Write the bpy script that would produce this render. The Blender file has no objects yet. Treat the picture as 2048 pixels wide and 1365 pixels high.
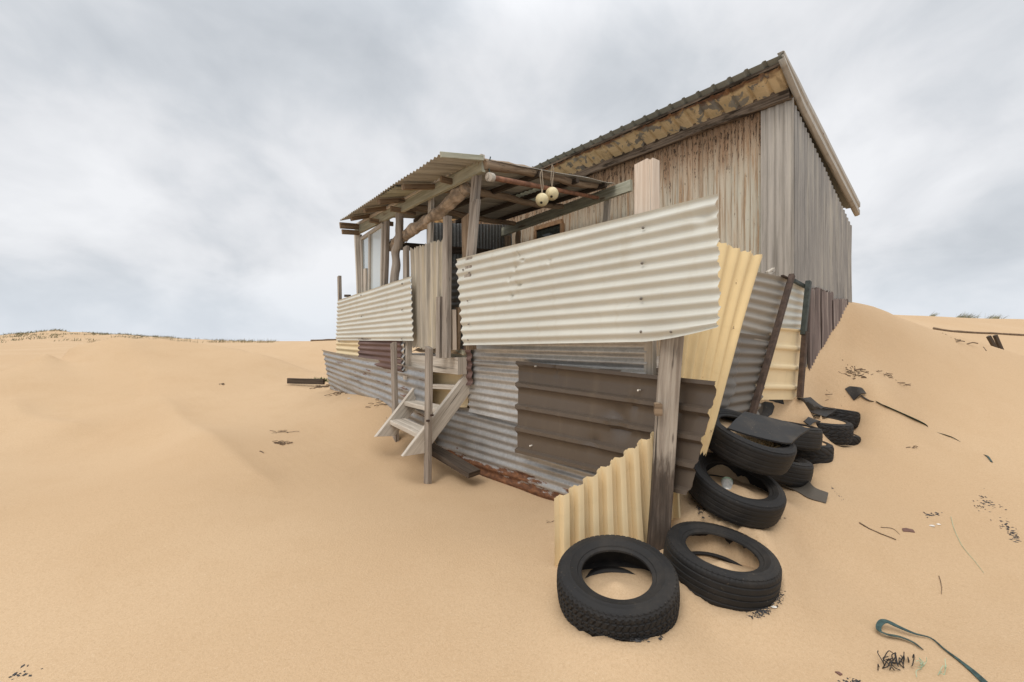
import bpy, bmesh, math, random
import numpy as np
from mathutils import Vector, Matrix, noise as mnoise
R = math.radians
random.seed(7)
SC = bpy.context.scene
COL = SC.collection

# ------------------------------------------------------------ camera, sky, sun
EYE = 1.5
cam_d = bpy.data.cameras.new('camera'); cam = bpy.data.objects.new('camera', cam_d); COL.objects.link(cam)
cam.location = (0, 0, EYE); cam.rotation_euler = (R(90), 0, 0)
cam_d.sensor_width = 36; cam_d.lens = 36 * 910 / 2048.0
cam_d.clip_start = 0.05; cam_d.clip_end = 4000
SC.camera = cam
SC.view_settings.view_transform = 'Standard'
SC.view_settings.look = 'None'
SC.view_settings.exposure = 0.03
SC.view_settings.gamma = 1.0
SUN_AZ, SUN_EL = R(214), R(50)          # azimuth from +Y towards +X
sun_d = bpy.data.lights.new('sun', 'SUN'); sun = bpy.data.objects.new('sun', sun_d); COL.objects.link(sun)
sun_d.energy = 1.25; sun_d.angle = R(24); sun_d.color = (1.0, 0.95, 0.90)
sdir = Vector((math.sin(SUN_AZ) * math.cos(SUN_EL), math.cos(SUN_AZ) * math.cos(SUN_EL), math.sin(SUN_EL)))
sun.rotation_euler = sdir.to_track_quat('Z', 'Y').to_euler()


class NT:
    """small helper round a node tree"""
    def __init__(s, nt):
        s.nt = nt
    def n(s, typ, **kw):
        nd = s.nt.nodes.new(typ)
        for k, v in kw.items():
            setattr(nd, k, v)
        return nd
    def put(s, sock, v):
        if v is None:
            return
        if isinstance(v, bpy.types.NodeSocket):
            s.nt.links.new(v, sock)
        elif isinstance(v, (tuple, list)):
            v = tuple(v)
            if sock.type == 'RGBA' and len(v) == 3:
                v = v + (1,)
            sock.default_value = v
        else:
            sock.default_value = v
    def math(s, op, a, b=None, clamp=False):
        nd = s.n('ShaderNodeMath', operation=op, use_clamp=clamp)
        s.put(nd.inputs[0], a); s.put(nd.inputs[1], b)
        return nd.outputs[0]
    def mix(s, f, a, b, mode='MIX'):
        nd = s.n('ShaderNodeMix', data_type='RGBA', blend_type=mode)
        s.put(nd.inputs[0], f); s.put(nd.inputs[6], a); s.put(nd.inputs[7], b)
        return nd.outputs[2]
    def map(s, v, scale=(1, 1, 1), loc=(0, 0, 0), rot=(0, 0, 0)):
        nd = s.n('ShaderNodeMapping')
        s.put(nd.inputs['Vector'], v); s.put(nd.inputs['Scale'], scale); s.put(nd.inputs['Location'], loc)
        s.put(nd.inputs['Rotation'], rot)
        return nd.outputs[0]
    def noise(s, v, scale=5, detail=4, rough=0.55, dist=0.0, col=False):
        nd = s.n('ShaderNodeTexNoise')
        s.put(nd.inputs['Vector'], v); s.put(nd.inputs['Scale'], scale); s.put(nd.inputs['Detail'], detail)
        s.put(nd.inputs['Roughness'], rough); s.put(nd.inputs['Distortion'], dist)
        return nd.outputs['Color' if col else 'Fac']
    def vor(s, v, scale=5, out='Distance'):
        nd = s.n('ShaderNodeTexVoronoi')
        s.put(nd.inputs['Vector'], v); s.put(nd.inputs['Scale'], scale)
        return nd.outputs[out]
    def step(s, f, a, b, inv=False):
        nd = s.n('ShaderNodeMapRange', interpolation_type='SMOOTHSTEP')
        s.put(nd.inputs[0], f); s.put(nd.inputs[1], a); s.put(nd.inputs[2], b)
        s.put(nd.inputs[3], 1.0 if inv else 0.0); s.put(nd.inputs[4], 0.0 if inv else 1.0)
        return nd.outputs[0]
    def ramp(s, f, stops):
        nd = s.n('ShaderNodeValToRGB')
        el = nd.color_ramp.elements
        while len(el) < len(stops):
            el.new(0.5)
        for e, (p, c) in zip(el, stops):
            e.position = p; e.color = (*c, 1)
        s.put(nd.inputs[0], f)
        return nd.outputs[0]
    def xyz(s, v):
        nd = s.n('ShaderNodeSeparateXYZ'); s.put(nd.inputs[0], v)
        return nd.outputs


world = bpy.data.worlds.new('World'); SC.world = world; world.use_nodes = True
w = NT(world.node_tree)
for nd in list(world.node_tree.nodes):
    world.node_tree.nodes.remove(nd)
sky = w.n('ShaderNodeTexSky', sky_type='NISHITA')
sky.sun_disc = False; sky.sun_elevation = SUN_EL; sky.sun_rotation = SUN_AZ
dirv = w.n('ShaderNodeTexCoord').outputs['Generated']
sx, sy, sz = w.xyz(dirv)
zc = w.math('MAXIMUM', sz, 0.0)
den = w.math('ADD', zc, 0.50)
cmb = w.n('ShaderNodeCombineXYZ')
w.put(cmb.inputs[0], w.math('DIVIDE', sx, den)); w.put(cmb.inputs[1], w.math('DIVIDE', sy, den))
cl = cmb.outputs[0]
n1 = w.noise(w.map(cl, (1.5, 1.3, 1), (3.1, 1.7, 0), (0, 0, 0.4)), 1.0, 5, 0.5, 0.25)
n2 = w.noise(w.map(cl, (4.4, 3.6, 1), (7.3, 0.2, 0), (0, 0, -0.5)), 1.0, 6, 0.55, 0.3)
nn = w.math('ADD', w.math('MULTIPLY', n1, 0.68), w.math('MULTIPLY', n2, 0.32))
cloud = w.ramp(nn, [(0.35, (0.53, 0.565, 0.61)), (0.45, (0.66, 0.69, 0.73)), (0.53, (0.80, 0.815, 0.845)), (0.62, (0.91, 0.92, 0.945))])
# towards the horizon the layer thins to a pale blue band
hz = w.step(zc, 0.0, 0.17, inv=True)
cloud = w.mix(w.math('MULTIPLY', hz, 0.6), cloud, (0.76, 0.82, 0.90))
# overcast skies are brightest overhead
zen = w.math('ADD', 1.0, w.math('MULTIPLY', w.step(zc, 0.5, 1.0), 1.6))
cloud = w.mix(1.0, cloud, zen, 'MULTIPLY')
bg = w.n('ShaderNodeBackground'); w.put(bg.inputs[0], cloud); bg.inputs[1].default_value = 1.0
bg2 = w.n('ShaderNodeBackground'); w.put(bg2.inputs[0], sky.outputs[0]); bg2.inputs[1].default_value = 0.05
ms = w.n('ShaderNodeMixShader'); ms.inputs[0].default_value = 0.94
w.put(ms.inputs[1], bg2.outputs[0]); w.put(ms.inputs[2], bg.outputs[0])
out = w.n('ShaderNodeOutputWorld'); w.put(out.inputs[0], ms.outputs[0])

# ------------------------------------------------------------ site geometry
# fence line d1 (runs away to the left), depth direction d2 (runs away to the right)
A = Vector((0.955, 2.75, 0)); D1 = Vector((-0.6232, 0.782, 0)).normalized(); D2 = Vector((0.782, 0.6232, 0)).normalized()
UZ = Vector((0, 0, 1))
def Wd(t, u, z):
    return A + D1 * t + D2 * u + UZ * z
def ray(px, py):
    return Vector(((px - 1024) / 910.0, 1.0, -(py - 682.5) / 910.0))
def P(px, py, Y):
    return ray(px, py) * Y + UZ * EYE
def on_u(px, py, u):
    r = ray(px, py); return r * ((A + D2 * u).dot(D2) / r.dot(D2)) + UZ * EYE
def on_t(px, py, t):
    r = ray(px, py); return r * ((A + D1 * t).dot(D1) / r.dot(D1)) + UZ * EYE
def tu(p):
    q = p - A; return q.dot(D1), q.dot(D2), p.z

# ------------------------------------------------------------ materials
MATS = {}
def material(name, rough=0.7, metal=0.0, spec=0.5):
    m = bpy.data.materials.new(name); m.use_nodes = True
    t = NT(m.node_tree)
    b = m.node_tree.nodes['Principled BSDF']
    b.inputs['Roughness'].default_value = rough; b.inputs['Metallic'].default_value = metal
    b.inputs['Specular IOR Level'].default_value = spec
    MATS[name] = m
    return m, t, b
def bump(t, b, h, strength=0.3, dist=0.005):
    nd = t.n('ShaderNodeBump'); nd.inputs['Strength'].default_value = strength; nd.inputs['Distance'].default_value = dist
    t.put(nd.inputs['Height'], h); t.put(b.inputs['Normal'], nd.outputs[0])
def uvof(t):
    return t.n('ShaderNodeUVMap').outputs[0]
def objpos(t):
    return t.n('ShaderNodeTexCoord').outputs['Object']

def m_sand():
    m, t, b = material('sand', 0.95, 0, 0.15)
    v = objpos(t)
    big = t.noise(v, 0.35, 3, 0.5)
    mid = t.noise(v, 2.3, 4, 0.6)
    fine = t.noise(v, 240, 2, 0.6)
    grain = t.noise(v, 75, 3, 0.75)
    spk = t.noise(v, 120, 2, 0.7)
    c = t.mix(t.step(big, 0.35, 0.65), (0.530, 0.366, 0.216), (0.560, 0.396, 0.240))
    c = t.mix(t.math('MULTIPLY', t.step(mid, 0.45, 0.7), 0.3), c, (0.500, 0.338, 0.192))
    c = t.mix(t.math('MULTIPLY', t.step(grain, 0.42, 0.72), 0.32), c, (0.375, 0.243, 0.125))
    c = t.mix(t.math('MULTIPLY', t.step(fine, 0.4, 0.75), 0.35), c, (0.34, 0.225, 0.12))
    c = t.mix(t.math('MULTIPLY', t.step(spk, 0.62, 0.72), 0.35), c, (0.74, 0.60, 0.42))
    t.put(b.inputs['Base Color'], c)
    rip = t.n('ShaderNodeTexWave', wave_type='BANDS', bands_direction='DIAGONAL')
    t.put(rip.inputs['Vector'], v); rip.inputs['Scale'].default_value = 3.4
    rip.inputs['Distortion'].default_value = 6; rip.inputs['Detail'].default_value = 3; rip.inputs['Detail Scale'].default_value = 0.8
    rm = t.math('MULTIPLY', rip.outputs['Fac'], t.step(t.noise(v, 0.55, 2), 0.48, 0.70))
    h = t.math('ADD', t.math('MULTIPLY', rm, 0.30), t.math('ADD', t.math('MULTIPLY', fine, 0.22), t.math('MULTIPLY', grain, 0.75)))
    bump(t, b, h, 0.6, 0.008)
m_sand()

def m_wood(name, base, dark, crack=0.5, rough=0.85, stain=0.0, stain_c=(0.03, 0.02, 0.012)):
    m, t, b = material(name, rough, 0, 0.2)
    v = uvof(t)
    g1 = t.noise(t.map(v, (1.6, 34, 1)), 1.0, 7, 0.65, 0.6)
    g2 = t.noise(t.map(v, (3.0, 150, 1)), 1.0, 4, 0.6, 0.2)
    bl = t.noise(t.map(v, (1.3, 5, 1)), 1.0, 4, 0.6)
    ck = t.noise(t.map(v, (0.9, 26, 1), (8, 3, 0)), 1.0, 3, 0.5, 0.8)
    ri = t.n('ShaderNodeObjectInfo').outputs['Random']
    c = t.mix(t.step(g1, 0.3, 0.68), dark, base)
    c = t.mix(t.math('MULTIPLY', t.step(g2, 0.55, 0.7), crack * 0.6), c, tuple(x * 0.45 for x in dark))
    c = t.mix(t.math('MULTIPLY', t.step(ck, 0.64, 0.68), crack * 1.3), c, tuple(x * 0.16 for x in dark))
    c = t.mix(t.math('MULTIPLY', t.step(bl, 0.45, 0.75), 0.35), c, tuple(x * 1.25 for x in base))
    if stain:
        s = t.noise(t.map(v, (2.2, 9, 1), (5, 2, 0)), 1.0, 5, 0.65)
        c = t.mix(t.math('MULTIPLY', t.step(s, 0.62 - 0.25 * stain, 0.72 - 0.2 * stain), 0.85), c, stain_c)
    k = t.n('ShaderNodeTexVoronoi'); t.put(k.inputs['Vector'], t.map(v, (2.1, 11, 1))); k.inputs['Scale'].default_value = 1.0
    c = t.mix(t.math('MULTIPLY', t.step(k.outputs['Distance'], 0.03, 0.10, True), 0.7), c, tuple(x * 0.35 for x in dark))
    c = t.mix(0.22, c, t.mix(ri, (0.45, 0.45, 0.45), (1.6, 1.55, 1.5)), 'MULTIPLY') if False else c
    t.put(b.inputs['Base Color'], c)
    bump(t, b, t.math('ADD', g1, t.math('MULTIPLY', g2, 0.6)), 0.55, 0.004)
m_wood('grey_timber', (0.40, 0.345, 0.285), (0.18, 0.145, 0.115), 0.65)
m_wood('pale_timber', (0.60, 0.54, 0.455), (0.36, 0.305, 0.24), 0.6)
m_wood('sawn_timber', (0.68, 0.57, 0.455), (0.53, 0.41, 0.31), 0.35)
m_wood('brown_timber', (0.29, 0.205, 0.13), (0.12, 0.08, 0.05), 0.5, stain=0.25)
m_wood('dark_timber', (0.10, 0.075, 0.055), (0.04, 0.03, 0.022), 0.6)
m_wood('log_timber', (0.37, 0.27, 0.18), (0.15, 0.10, 0.065), 0.4, stain=0.12)
m_wood('green_painted_timber', (0.45, 0.43, 0.325), (0.26, 0.25, 0.18), 0.4, stain=0.18, stain_c=(0.16, 0.11, 0.07))
m_wood('rotten_timber', (0.28, 0.21, 0.15), (0.05, 0.035, 0.025), 0.9, stain=0.55)

def m_post():
    m_wood('stained_post_timber', (0.42, 0.36, 0.29), (0.22, 0.175, 0.135), 0.7)
    m = MATS['stained_post_timber']; t = NT(m.node_tree); b = m.node_tree.nodes['Principled BSDF']
    v = uvof(t); old = b.inputs['Base Color'].links[0].from_socket
    k = t.math('ADD', t.xyz(v)[0], t.math('MULTIPLY', t.math('SUBTRACT', t.noise(t.map(v, (5, 30, 1)), 1.0, 6, 0.7), 0.5), 0.45))
    f = t.step(k, 0.66, 0.86, True)
    d = t.ramp(t.noise(t.map(v, (4, 40, 1), (3, 1, 0)), 1.0, 6, 0.7), [(0.35, (0.035, 0.026, 0.02)), (0.55, (0.075, 0.055, 0.042)), (0.78, (0.18, 0.14, 0.105))])
    t.put(b.inputs['Base Color'], t.mix(t.math('MULTIPLY', f, 0.93), old, d))
m_post()
def rust_col(t, v, sc=9):
    return t.ramp(t.noise(v, sc, 6, 0.7), [(0.3, (0.035, 0.016, 0.010)), (0.5, (0.14, 0.058, 0.025)), (0.7, (0.27, 0.12, 0.05))])

def m_paint(name, col, dirt=(0.30, 0.25, 0.17), chips=0.0, rough=0.42, dirt_amt=0.3, spec=0.5, scr_k=0.35):
    m, t, b = material(name, rough, 0, spec)
    v = uvof(t)
    a = t.noise(t.map(v, (1.2, 2.2, 1)), 1.0, 5, 0.6)
    s = t.noise(t.map(v, (9, 1.3, 1)), 1.0, 5, 0.6, 0.3)       # runs across the ridges
    c = t.mix(t.step(a, 0.3, 0.7), tuple(x * 0.93 for x in col), tuple(min(1, x * 1.04) for x in col))
    c = t.mix(t.math('MULTIPLY', t.step(s, 0.5, 0.8), dirt_amt), c, dirt)
    scr = t.noise(t.map(v, (4, 60, 1), (3, 1, 0)), 1.0, 3, 0.6)
    c = t.mix(t.math('MULTIPLY', t.step(scr, 0.70, 0.76), 0.6), c, tuple(min(0.8, x * scr_k) for x in col))
    if chips:
        k = t.noise(t.map(v, (3.2, 9, 1), (1, 5, 0)), 1.0, 7, 0.72)
        f = t.step(k, 0.70 - 0.15 * chips, 0.72 - 0.15 * chips)
        c = t.mix(f, c, rust_col(t, v, 12))
    t.put(b.inputs['Base Color'], c)
    sp = t.noise(v, 70, 2)
    t.put(b.inputs['Roughness'], t.math('ADD', rough - 0.08, t.math('MULTIPLY', a, 0.22)))
    bump(t, b, t.math('ADD', a, t.math('MULTIPLY', sp, 0.05)), 0.12, 0.01)
m_paint('cream_paint', (0.590, 0.570, 0.492), dirt=(0.44, 0.37, 0.25), dirt_amt=0.35)
m_paint('yellow_paint', (0.735, 0.545, 0.275), dirt=(0.55, 0.38, 0.17), chips=0.5, rough=0.55)
m_paint('straw_paint', (0.760, 0.600, 0.355), dirt=(0.45, 0.35, 0.18), chips=0.12, rough=0.5)
m_paint('brown_paint', (0.100, 0.076, 0.056), dirt=(0.15, 0.115, 0.08), chips=0.0, rough=0.34, dirt_amt=0.7, scr_k=3.2)
m_paint('grey_paint', (0.30, 0.265, 0.215), dirt=(0.19, 0.16, 0.12), chips=0.12, rough=0.5)
m_paint('dark_grey_paint', (0.17, 0.148, 0.122), dirt=(0.11, 0.09, 0.07), chips=0.15, rough=0.55)
m_paint('white_paint', (0.72, 0.70, 0.64), rough=0.5)
m_paint('barge_paint', (0.42, 0.37, 0.30), dirt=(0.22, 0.165, 0.11), chips=0.2, dirt_amt=0.6, rough=0.5)
m_paint('green_grey_paint', (0.24, 0.235, 0.195), dirt=(0.14, 0.12, 0.09), chips=0.1, rough=0.5)

def m_galv(name, rust=0.2, tint=(0.42, 0.41, 0.39), metal=0.55, low=None, left=None):
    m, t, b = material(name, 0.42, metal, 0.5)
    v = uvof(t)
    cells = t.vor(t.map(v, (38, 38, 1)), 1.0, 'Color')
    cv = t.n('ShaderNodeSeparateColor'); t.put(cv.inputs[0], cells)
    a = t.noise(t.map(v, (1.6, 4, 1)), 1.0, 6, 0.65)
    d = t.noise(t.map(v, (2.0, 18, 1)), 1.0, 5, 0.65)
    c = t.mix(cv.outputs[0], tuple(x * 0.92 for x in tint), tuple(x * 1.08 for x in tint))
    c = t.mix(t.math('MULTIPLY', t.step(a, 0.42, 0.7), 0.55), c, tuple(x * 0.5 for x in tint))
    wh = t.step(t.noise(v, 34, 4, 0.7), 0.60, 0.68)
    c = t.mix(t.math('MULTIPLY', wh, t.step(a, 0.35, 0.6)), c, (0.62, 0.60, 0.56))
    f = t.math('MULTIPLY', t.step(d, 0.66 - 0.2 * rust, 0.74 - 0.2 * rust), min(1, rust * 2))
    y = t.xyz(v)[1]
    if low is not None:      # rusted along the lower edge
        g = t.n('ShaderNodeNewGeometry').outputs['Position']
        e = t.math('ADD', t.xyz(g)[2], t.math('MULTIPLY', t.math('SUBTRACT', t.noise(t.map(v, (2.2, 9, 1)), 1.0, 6, 0.7), 0.5), 0.55))
        f = t.math('MAXIMUM', f, t.step(e, low - 0.03, low, True))
    c = t.mix(f, c, rust_col(t, t.map(v, (1, 2, 1)), 11))
    t.put(b.inputs['Base Color'], c)
    t.put(b.inputs['Metallic'], t.math('MULTIPLY', t.math('SUBTRACT', 1.0, f), metal))
    t.put(b.inputs['Roughness'], t.math('ADD', 0.36, t.math('ADD', t.math('MULTIPLY', f, 0.4), t.math('MULTIPLY', a, 0.2))))
    bump(t, b, t.math('ADD', d, t.math('MULTIPLY', f, 0.6)), 0.25, 0.003)
m_galv('galvanised_iron', 0.08, (0.54, 0.52, 0.485), 0.55)
m_galv('galvanised_iron_rusted_foot', 0.06, (0.42, 0.412, 0.395), 0.5, low=0.22)
m_galv('hull_iron', 0.45, (0.40, 0.40, 0.395), 0.5)
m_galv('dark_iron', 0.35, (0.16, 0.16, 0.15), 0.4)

def m_rusty_wall(name, base, amt, top=0.55, streak=1.0):
    m, t, b = material(name, 0.8, 0, 0.25)
    v = uvof(t)
    x = t.xyz(v)[0]
    s1 = t.noise(t.map(v, (0.7, 24, 1)), 1.0, 7, 0.68, 0.25)
    s2 = t.noise(t.map(v, (9, 44, 1), (2, 1, 0)), 1.0, 6, 0.75, 0.3)
    pan = t.noise(t.map(v, (0.25, 3.2, 1)), 1.0, 2, 0.5)
    c = t.mix(t.step(pan, 0.35, 0.65), base, tuple(z * q for z, q in zip(base, (0.86, 0.95, 1.0))))
    c = t.mix(t.math('MULTIPLY', t.step(s1, 0.35, 0.6), 0.55), c, (0.50, 0.37, 0.245))
    toprust = t.math('MULTIPLY', t.step(t.math('ADD', x, t.math('MULTIPLY', t.math('SUBTRACT', s1, 0.5), 2.6)), top * 0.15, top, True), amt)
    f = t.math('MAXIMUM', t.math('MULTIPLY', t.step(s1, 0.58 - 0.10 * amt, 0.64), 0.9 * streak), toprust)
    c = t.mix(t.math('MULTIPLY', f, 0.8), c, t.ramp(s2, [(0.3, (0.11, 0.045, 0.018)), (0.5, (0.30, 0.145, 0.055)), (0.7, (0.48, 0.30, 0.155))]))
    sp = t.step(t.math('ADD', s2, t.math('MULTIPLY', toprust, 0.12)), 0.63, 0.67)
    c = t.mix(t.math('MULTIPLY', sp, 0.9), c, (0.035, 0.022, 0.016))
    t.put(b.inputs['Base Color'], c)
    bump(t, b, t.math('ADD', s2, s1), 0.4, 0.004)
m_rusty_wall('rusty_cladding', (0.60, 0.53, 0.41), 1.0, 0.80)
m_rusty_wall('side_cladding', (0.43, 0.385, 0.315), 0.12, 0.3, 0.35)
m_rusty_wall('red_cladding', (0.19, 0.135, 0.12), 0.25, 0.3, 0.6)
m_rusty_wall('gate_cladding', (0.47, 0.415, 0.31), 0.2, 0.4, 0.8)

def m_grey_streak(name, c0, c1, c2, f1=9):
    m, t, b = material(name, 0.7, 0.0, 0.3)
    v = uvof(t)
    s1 = t.noise(t.map(v, (0.5, f1, 1)), 1.0, 6, 0.65, 0.3)
    s2 = t.noise(t.map(v, (0.9, 38, 1), (4, 0, 0)), 1.0, 5, 0.7)
    c = t.ramp(s1, [(0.32, c0), (0.5, c1), (0.66, c2)])
    c = t.mix(t.math('MULTIPLY', t.step(s2, 0.48, 0.66), 0.6), c, tuple(x * 0.5 for x in c0))
    br = t.noise(t.map(v, (0.5, 1.6, 1), (6, 1, 0)), 1.0, 3, 0.5)
    c = t.mix(t.math('MULTIPLY', t.step(br, 0.35, 0.65), 0.45), c, tuple(x * 0.95 for x in c1))
    t.put(b.inputs['Base Color'], c)
    bump(t, b, s2, 0.3, 0.003)
m_grey_streak('weathered_side_iron', (0.20, 0.185, 0.17), (0.31, 0.283, 0.25), (0.46, 0.41, 0.335), 6)
m_grey_streak('grey_iron', (0.30, 0.265, 0.22), (0.44, 0.39, 0.33), (0.56, 0.50, 0.41))
m_grey_streak('red_brown_iron', (0.075, 0.062, 0.056), (0.19, 0.145, 0.128), (0.46, 0.385, 0.33), 20)  # streak contrast raised to stand in for shading between the ridges
m_grey_streak('gate_boards', (0.22, 0.20, 0.17), (0.48, 0.42, 0.33), (0.68, 0.58, 0.38), 13)
m_grey_streak('verandah_ceiling', (0.22, 0.20, 0.165), (0.37, 0.335, 0.275), (0.50, 0.46, 0.38))
m_grey_streak('red_iron', (0.09, 0.055, 0.046), (0.155, 0.095, 0.08), (0.24, 0.165, 0.14))

def m_peel():
    m, t, b = material('peeling_soffit', 0.75, 0, 0.25)
    v = uvof(t)
    k = t.noise(t.map(v, (6.5, 6.5, 1)), 1.0, 6, 0.6, 0.5)
    pan = t.n('ShaderNodeTexWhiteNoise', noise_dimensions='1D')
    t.put(pan.inputs['W'], t.math('FLOOR', t.math('DIVIDE', t.xyz(v)[1], 0.19)))
    thr = t.math('ADD', 0.49, t.math('MULTIPLY', pan.outputs['Value'], 0.13))
    f = t.math('GREATER_THAN', k, thr)
    s = t.noise(t.map(v, (5, 1.5, 1)), 1.0, 5, 0.6)
    ye = t.mix(t.step(s, 0.35, 0.7), (0.68, 0.515, 0.30), (0.52, 0.385, 0.21))
    gr = t.mix(t.step(s, 0.35, 0.7), (0.22, 0.20, 0.17), (0.32, 0.285, 0.225))
    c = t.mix(f, ye, gr)
    st = t.noise(t.map(v, (2.2, 7, 1), (9, 3, 0)), 1.0, 6, 0.7)
    c = t.mix(t.math('MULTIPLY', t.step(st, 0.52, 0.68), 0.55), c, (0.17, 0.10, 0.05))
    x = t.xyz(v)[0]
    r = t.step(t.math('ADD', x, t.math('MULTIPLY', t.math('SUBTRACT', s, 0.5), 0.3)), 0.02, 0.08, True)
    c = t.mix(t.math('MULTIPLY', r, 0.9), c, rust_col(t, v, 14))
    t.put(b.inputs['Base Color'], c)
    bump(t, b, f, 0.3, 0.002)
m_peel()

def m_rubber(name, c=(0.024, 0.022, 0.021), dust=0.35):
    m, t, b = material(name, 0.7, 0, 0.3)
    v = objpos(t)
    a = t.noise(v, 5, 5, 0.65)
    g = t.noise(v, 60, 3, 0.6)
    cc = t.mix(t.math('MULTIPLY', t.step(a, 0.4, 0.8), dust), c, (0.12, 0.098, 0.075))
    cc = t.mix(t.math('MULTIPLY', t.step(g, 0.66, 0.72), dust), cc, (0.22, 0.165, 0.11))
    up = t.xyz(t.n('ShaderNodeNewGeometry').outputs['Normal'])[2]
    sd = t.math('MULTIPLY', t.step(up, 0.55, 0.9), t.step(t.noise(v, 11, 7, 0.78), 0.66, 0.74))
    cc = t.mix(t.math('MULTIPLY', sd, 0.4), cc, (0.40, 0.28, 0.16))
    t.put(b.inputs['Base Color'], cc)
    t.put(b.inputs['Roughness'], t.math('ADD', 0.50, t.math('MULTIPLY', a, 0.4)))
    bump(t, b, g, 0.15, 0.002)
m_rubber('tyre_rubber', (0.015, 0.0138, 0.0128), 0.24)
m_rubber('strip_rubber', (0.030, 0.029, 0.028), 0.55)
m_rubber('torn_rubber', (0.085, 0.072, 0.056), 0.6)

def m_plain(name, c, rough=0.6, metal=0.0, var=0.25, scale=12, spec=0.4):
    m, t, b = material(name, rough, metal, spec)
    a = t.noise(objpos(t), scale, 4, 0.6)
    t.put(b.inputs['Base Color'], t.mix(t.step(a, 0.3, 0.7), tuple(x * (1 - var) for x in c), tuple(min(1, x * (1 + var)) for x in c)))
    bump(t, b, a, 0.15, 0.003)
    return m, t, b
m_plain('float_plastic', (0.70, 0.58, 0.33), 0.45, var=0.12, scale=14)
m_plain('cord_fibre', (0.34, 0.27, 0.19), 0.9)
m_plain('rusty_pipe', (0.27, 0.125, 0.07), 0.75, 0.1, 0.4, 8)
m_plain('rusty_steel', (0.075, 0.048, 0.034), 0.7, 0.3, 0.35, 16)
m_plain('green_steel', (0.038, 0.044, 0.036), 0.55, 0.1, 0.35, 14)
m_plain('canvas', (0.37, 0.285, 0.205), 0.9, 0, 0.45, 9)
m_plain('interior_dark', (0.05, 0.04, 0.03), 0.9)
m_plain('window_timber', (0.35, 0.205, 0.105), 0.6)
m_plain('screw_metal', (0.22, 0.19, 0.16), 0.45, 0.7)
m_plain('can_aluminium', (0.66, 0.65, 0.60), 0.35, 0.45, 0.2, 30)
m_plain('strap_green', (0.030, 0.062, 0.055), 0.6, 0, 0.5, 40)
m_plain('string_green', (0.33, 0.45, 0.30), 0.8)
m_plain('black_wire', (0.02, 0.018, 0.016), 0.6)
m_plain('grit', (0.035, 0.033, 0.033), 0.6, 0, 0.6, 60)
m_plain('shell', (0.75, 0.70, 0.62), 0.5)
m_plain('twig', (0.15, 0.10, 0.06), 0.9, 0, 0.4, 30)
m_plain('dry_straw', (0.40, 0.29, 0.14), 0.9, 0, 0.4, 30)
m_plain('dune_grass', (0.19, 0.18, 0.105), 0.9, 0, 0.45, 3)
m_plain('dune_grass_dry', (0.26, 0.215, 0.115), 0.9, 0, 0.45, 3)
m_plain('weed_leaf', (0.075, 0.125, 0.03), 0.8, 0, 0.4, 20)
m_plain('brick_red', (0.15, 0.08, 0.06), 0.9)
m_plain('painted_glow_sheet', (0.62, 0.68, 0.58), 0.5)  # opaque pale colour imitates daylight coming through a roof sheet

def m_glass(name, alpha, col, rough=0.03):
    m, t, b = material(name, rough, 0, 0.6)
    tr = t.n('ShaderNodeBsdfTransparent'); tr.inputs[0].default_value = (0.93, 0.96, 0.95, 1)
    t.put(b.inputs['Base Color'], col)
    b.inputs['Roughness'].default_value = rough
    mx = t.n('ShaderNodeMixShader'); mx.inputs[0].default_value = alpha
    o = [n for n in m.node_tree.nodes if n.type == 'OUTPUT_MATERIAL'][0]
    t.put(mx.inputs[1], tr.outputs[0]); t.put(mx.inputs[2], b.outputs[0]); t.put(o.inputs[0], mx.outputs[0])
m_glass('clear_glass', 0.72, (0.34, 0.38, 0.39), 0.06)
m_glass('cloudy_glass', 0.9, (0.52, 0.56, 0.55), 0.12)
m_glass('dark_glass', 0.9, (0.03, 0.035, 0.03), 0.05)

# ------------------------------------------------------------ mesh building
class MB:
    def __init__(s):
        s.v = []; s.f = []; s.uv = []; s.mi = []
    def add(s, vs, fs, uvs=None, mi=0):
        o = len(s.v); s.v += [tuple(p) for p in vs]
        for k, f in enumerate(fs):
            s.f.append(tuple(i + o for i in f)); s.mi.append(mi)
            s.uv.append([tuple(uvs[i]) for i in f] if uvs else [(0, 0)] * len(f))
    def add_f(s, vs, fs, fuv, mi=0):
        o = len(s.v); s.v += [tuple(p) for p in vs]
        for f, q in zip(fs, fuv):
            s.f.append(tuple(i + o for i in f)); s.mi.append(mi); s.uv.append([tuple(x) for x in q])
    def build(s, name, mats, parent=None, smooth=35, loc=None):
        me = bpy.data.meshes.new(name)
        off = Vector(loc) if loc is not None else Vector((0, 0, 0))
        me.from_pydata([tuple(Vector(p) - off) for p in s.v], [], s.f)
        if not isinstance(mats, (list, tuple)):
            mats = [mats]
        for m in mats:
            me.materials.append(MATS[m])
        ul = me.uv_layers.new(name='UVMap')
        ul.data.foreach_set('uv', np.array([c for f in s.uv for q in f for c in q[:2]], dtype=np.float32))
        me.polygons.foreach_set('material_index', np.array(s.mi, dtype=np.int32))
        if smooth:
            me.shade_smooth(); me.set_sharp_from_angle(angle=R(smooth))
        me.update()
        o = bpy.data.objects.new(name, me); COL.objects.link(o)
        if loc is not None:
            o.location = off
        if parent is not None:
            o.parent = parent
            q, pp = Vector((0, 0, 0)), parent
            while pp: q += pp.location; pp = pp.parent
            o.location = off - q
        return o

def tag(o, label=None, cat=None, group=None, kind=None):
    if label: o['label'] = label
    if cat: o['category'] = cat
    if group: o['group'] = group
    if kind: o['kind'] = kind
    return o
def thing(name, label, cat, loc, group=None):
    o = bpy.data.objects.new(name, None); COL.objects.link(o); o.location = loc
    o.empty_display_size = 0.2
    return tag(o, label, cat, group)

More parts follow.
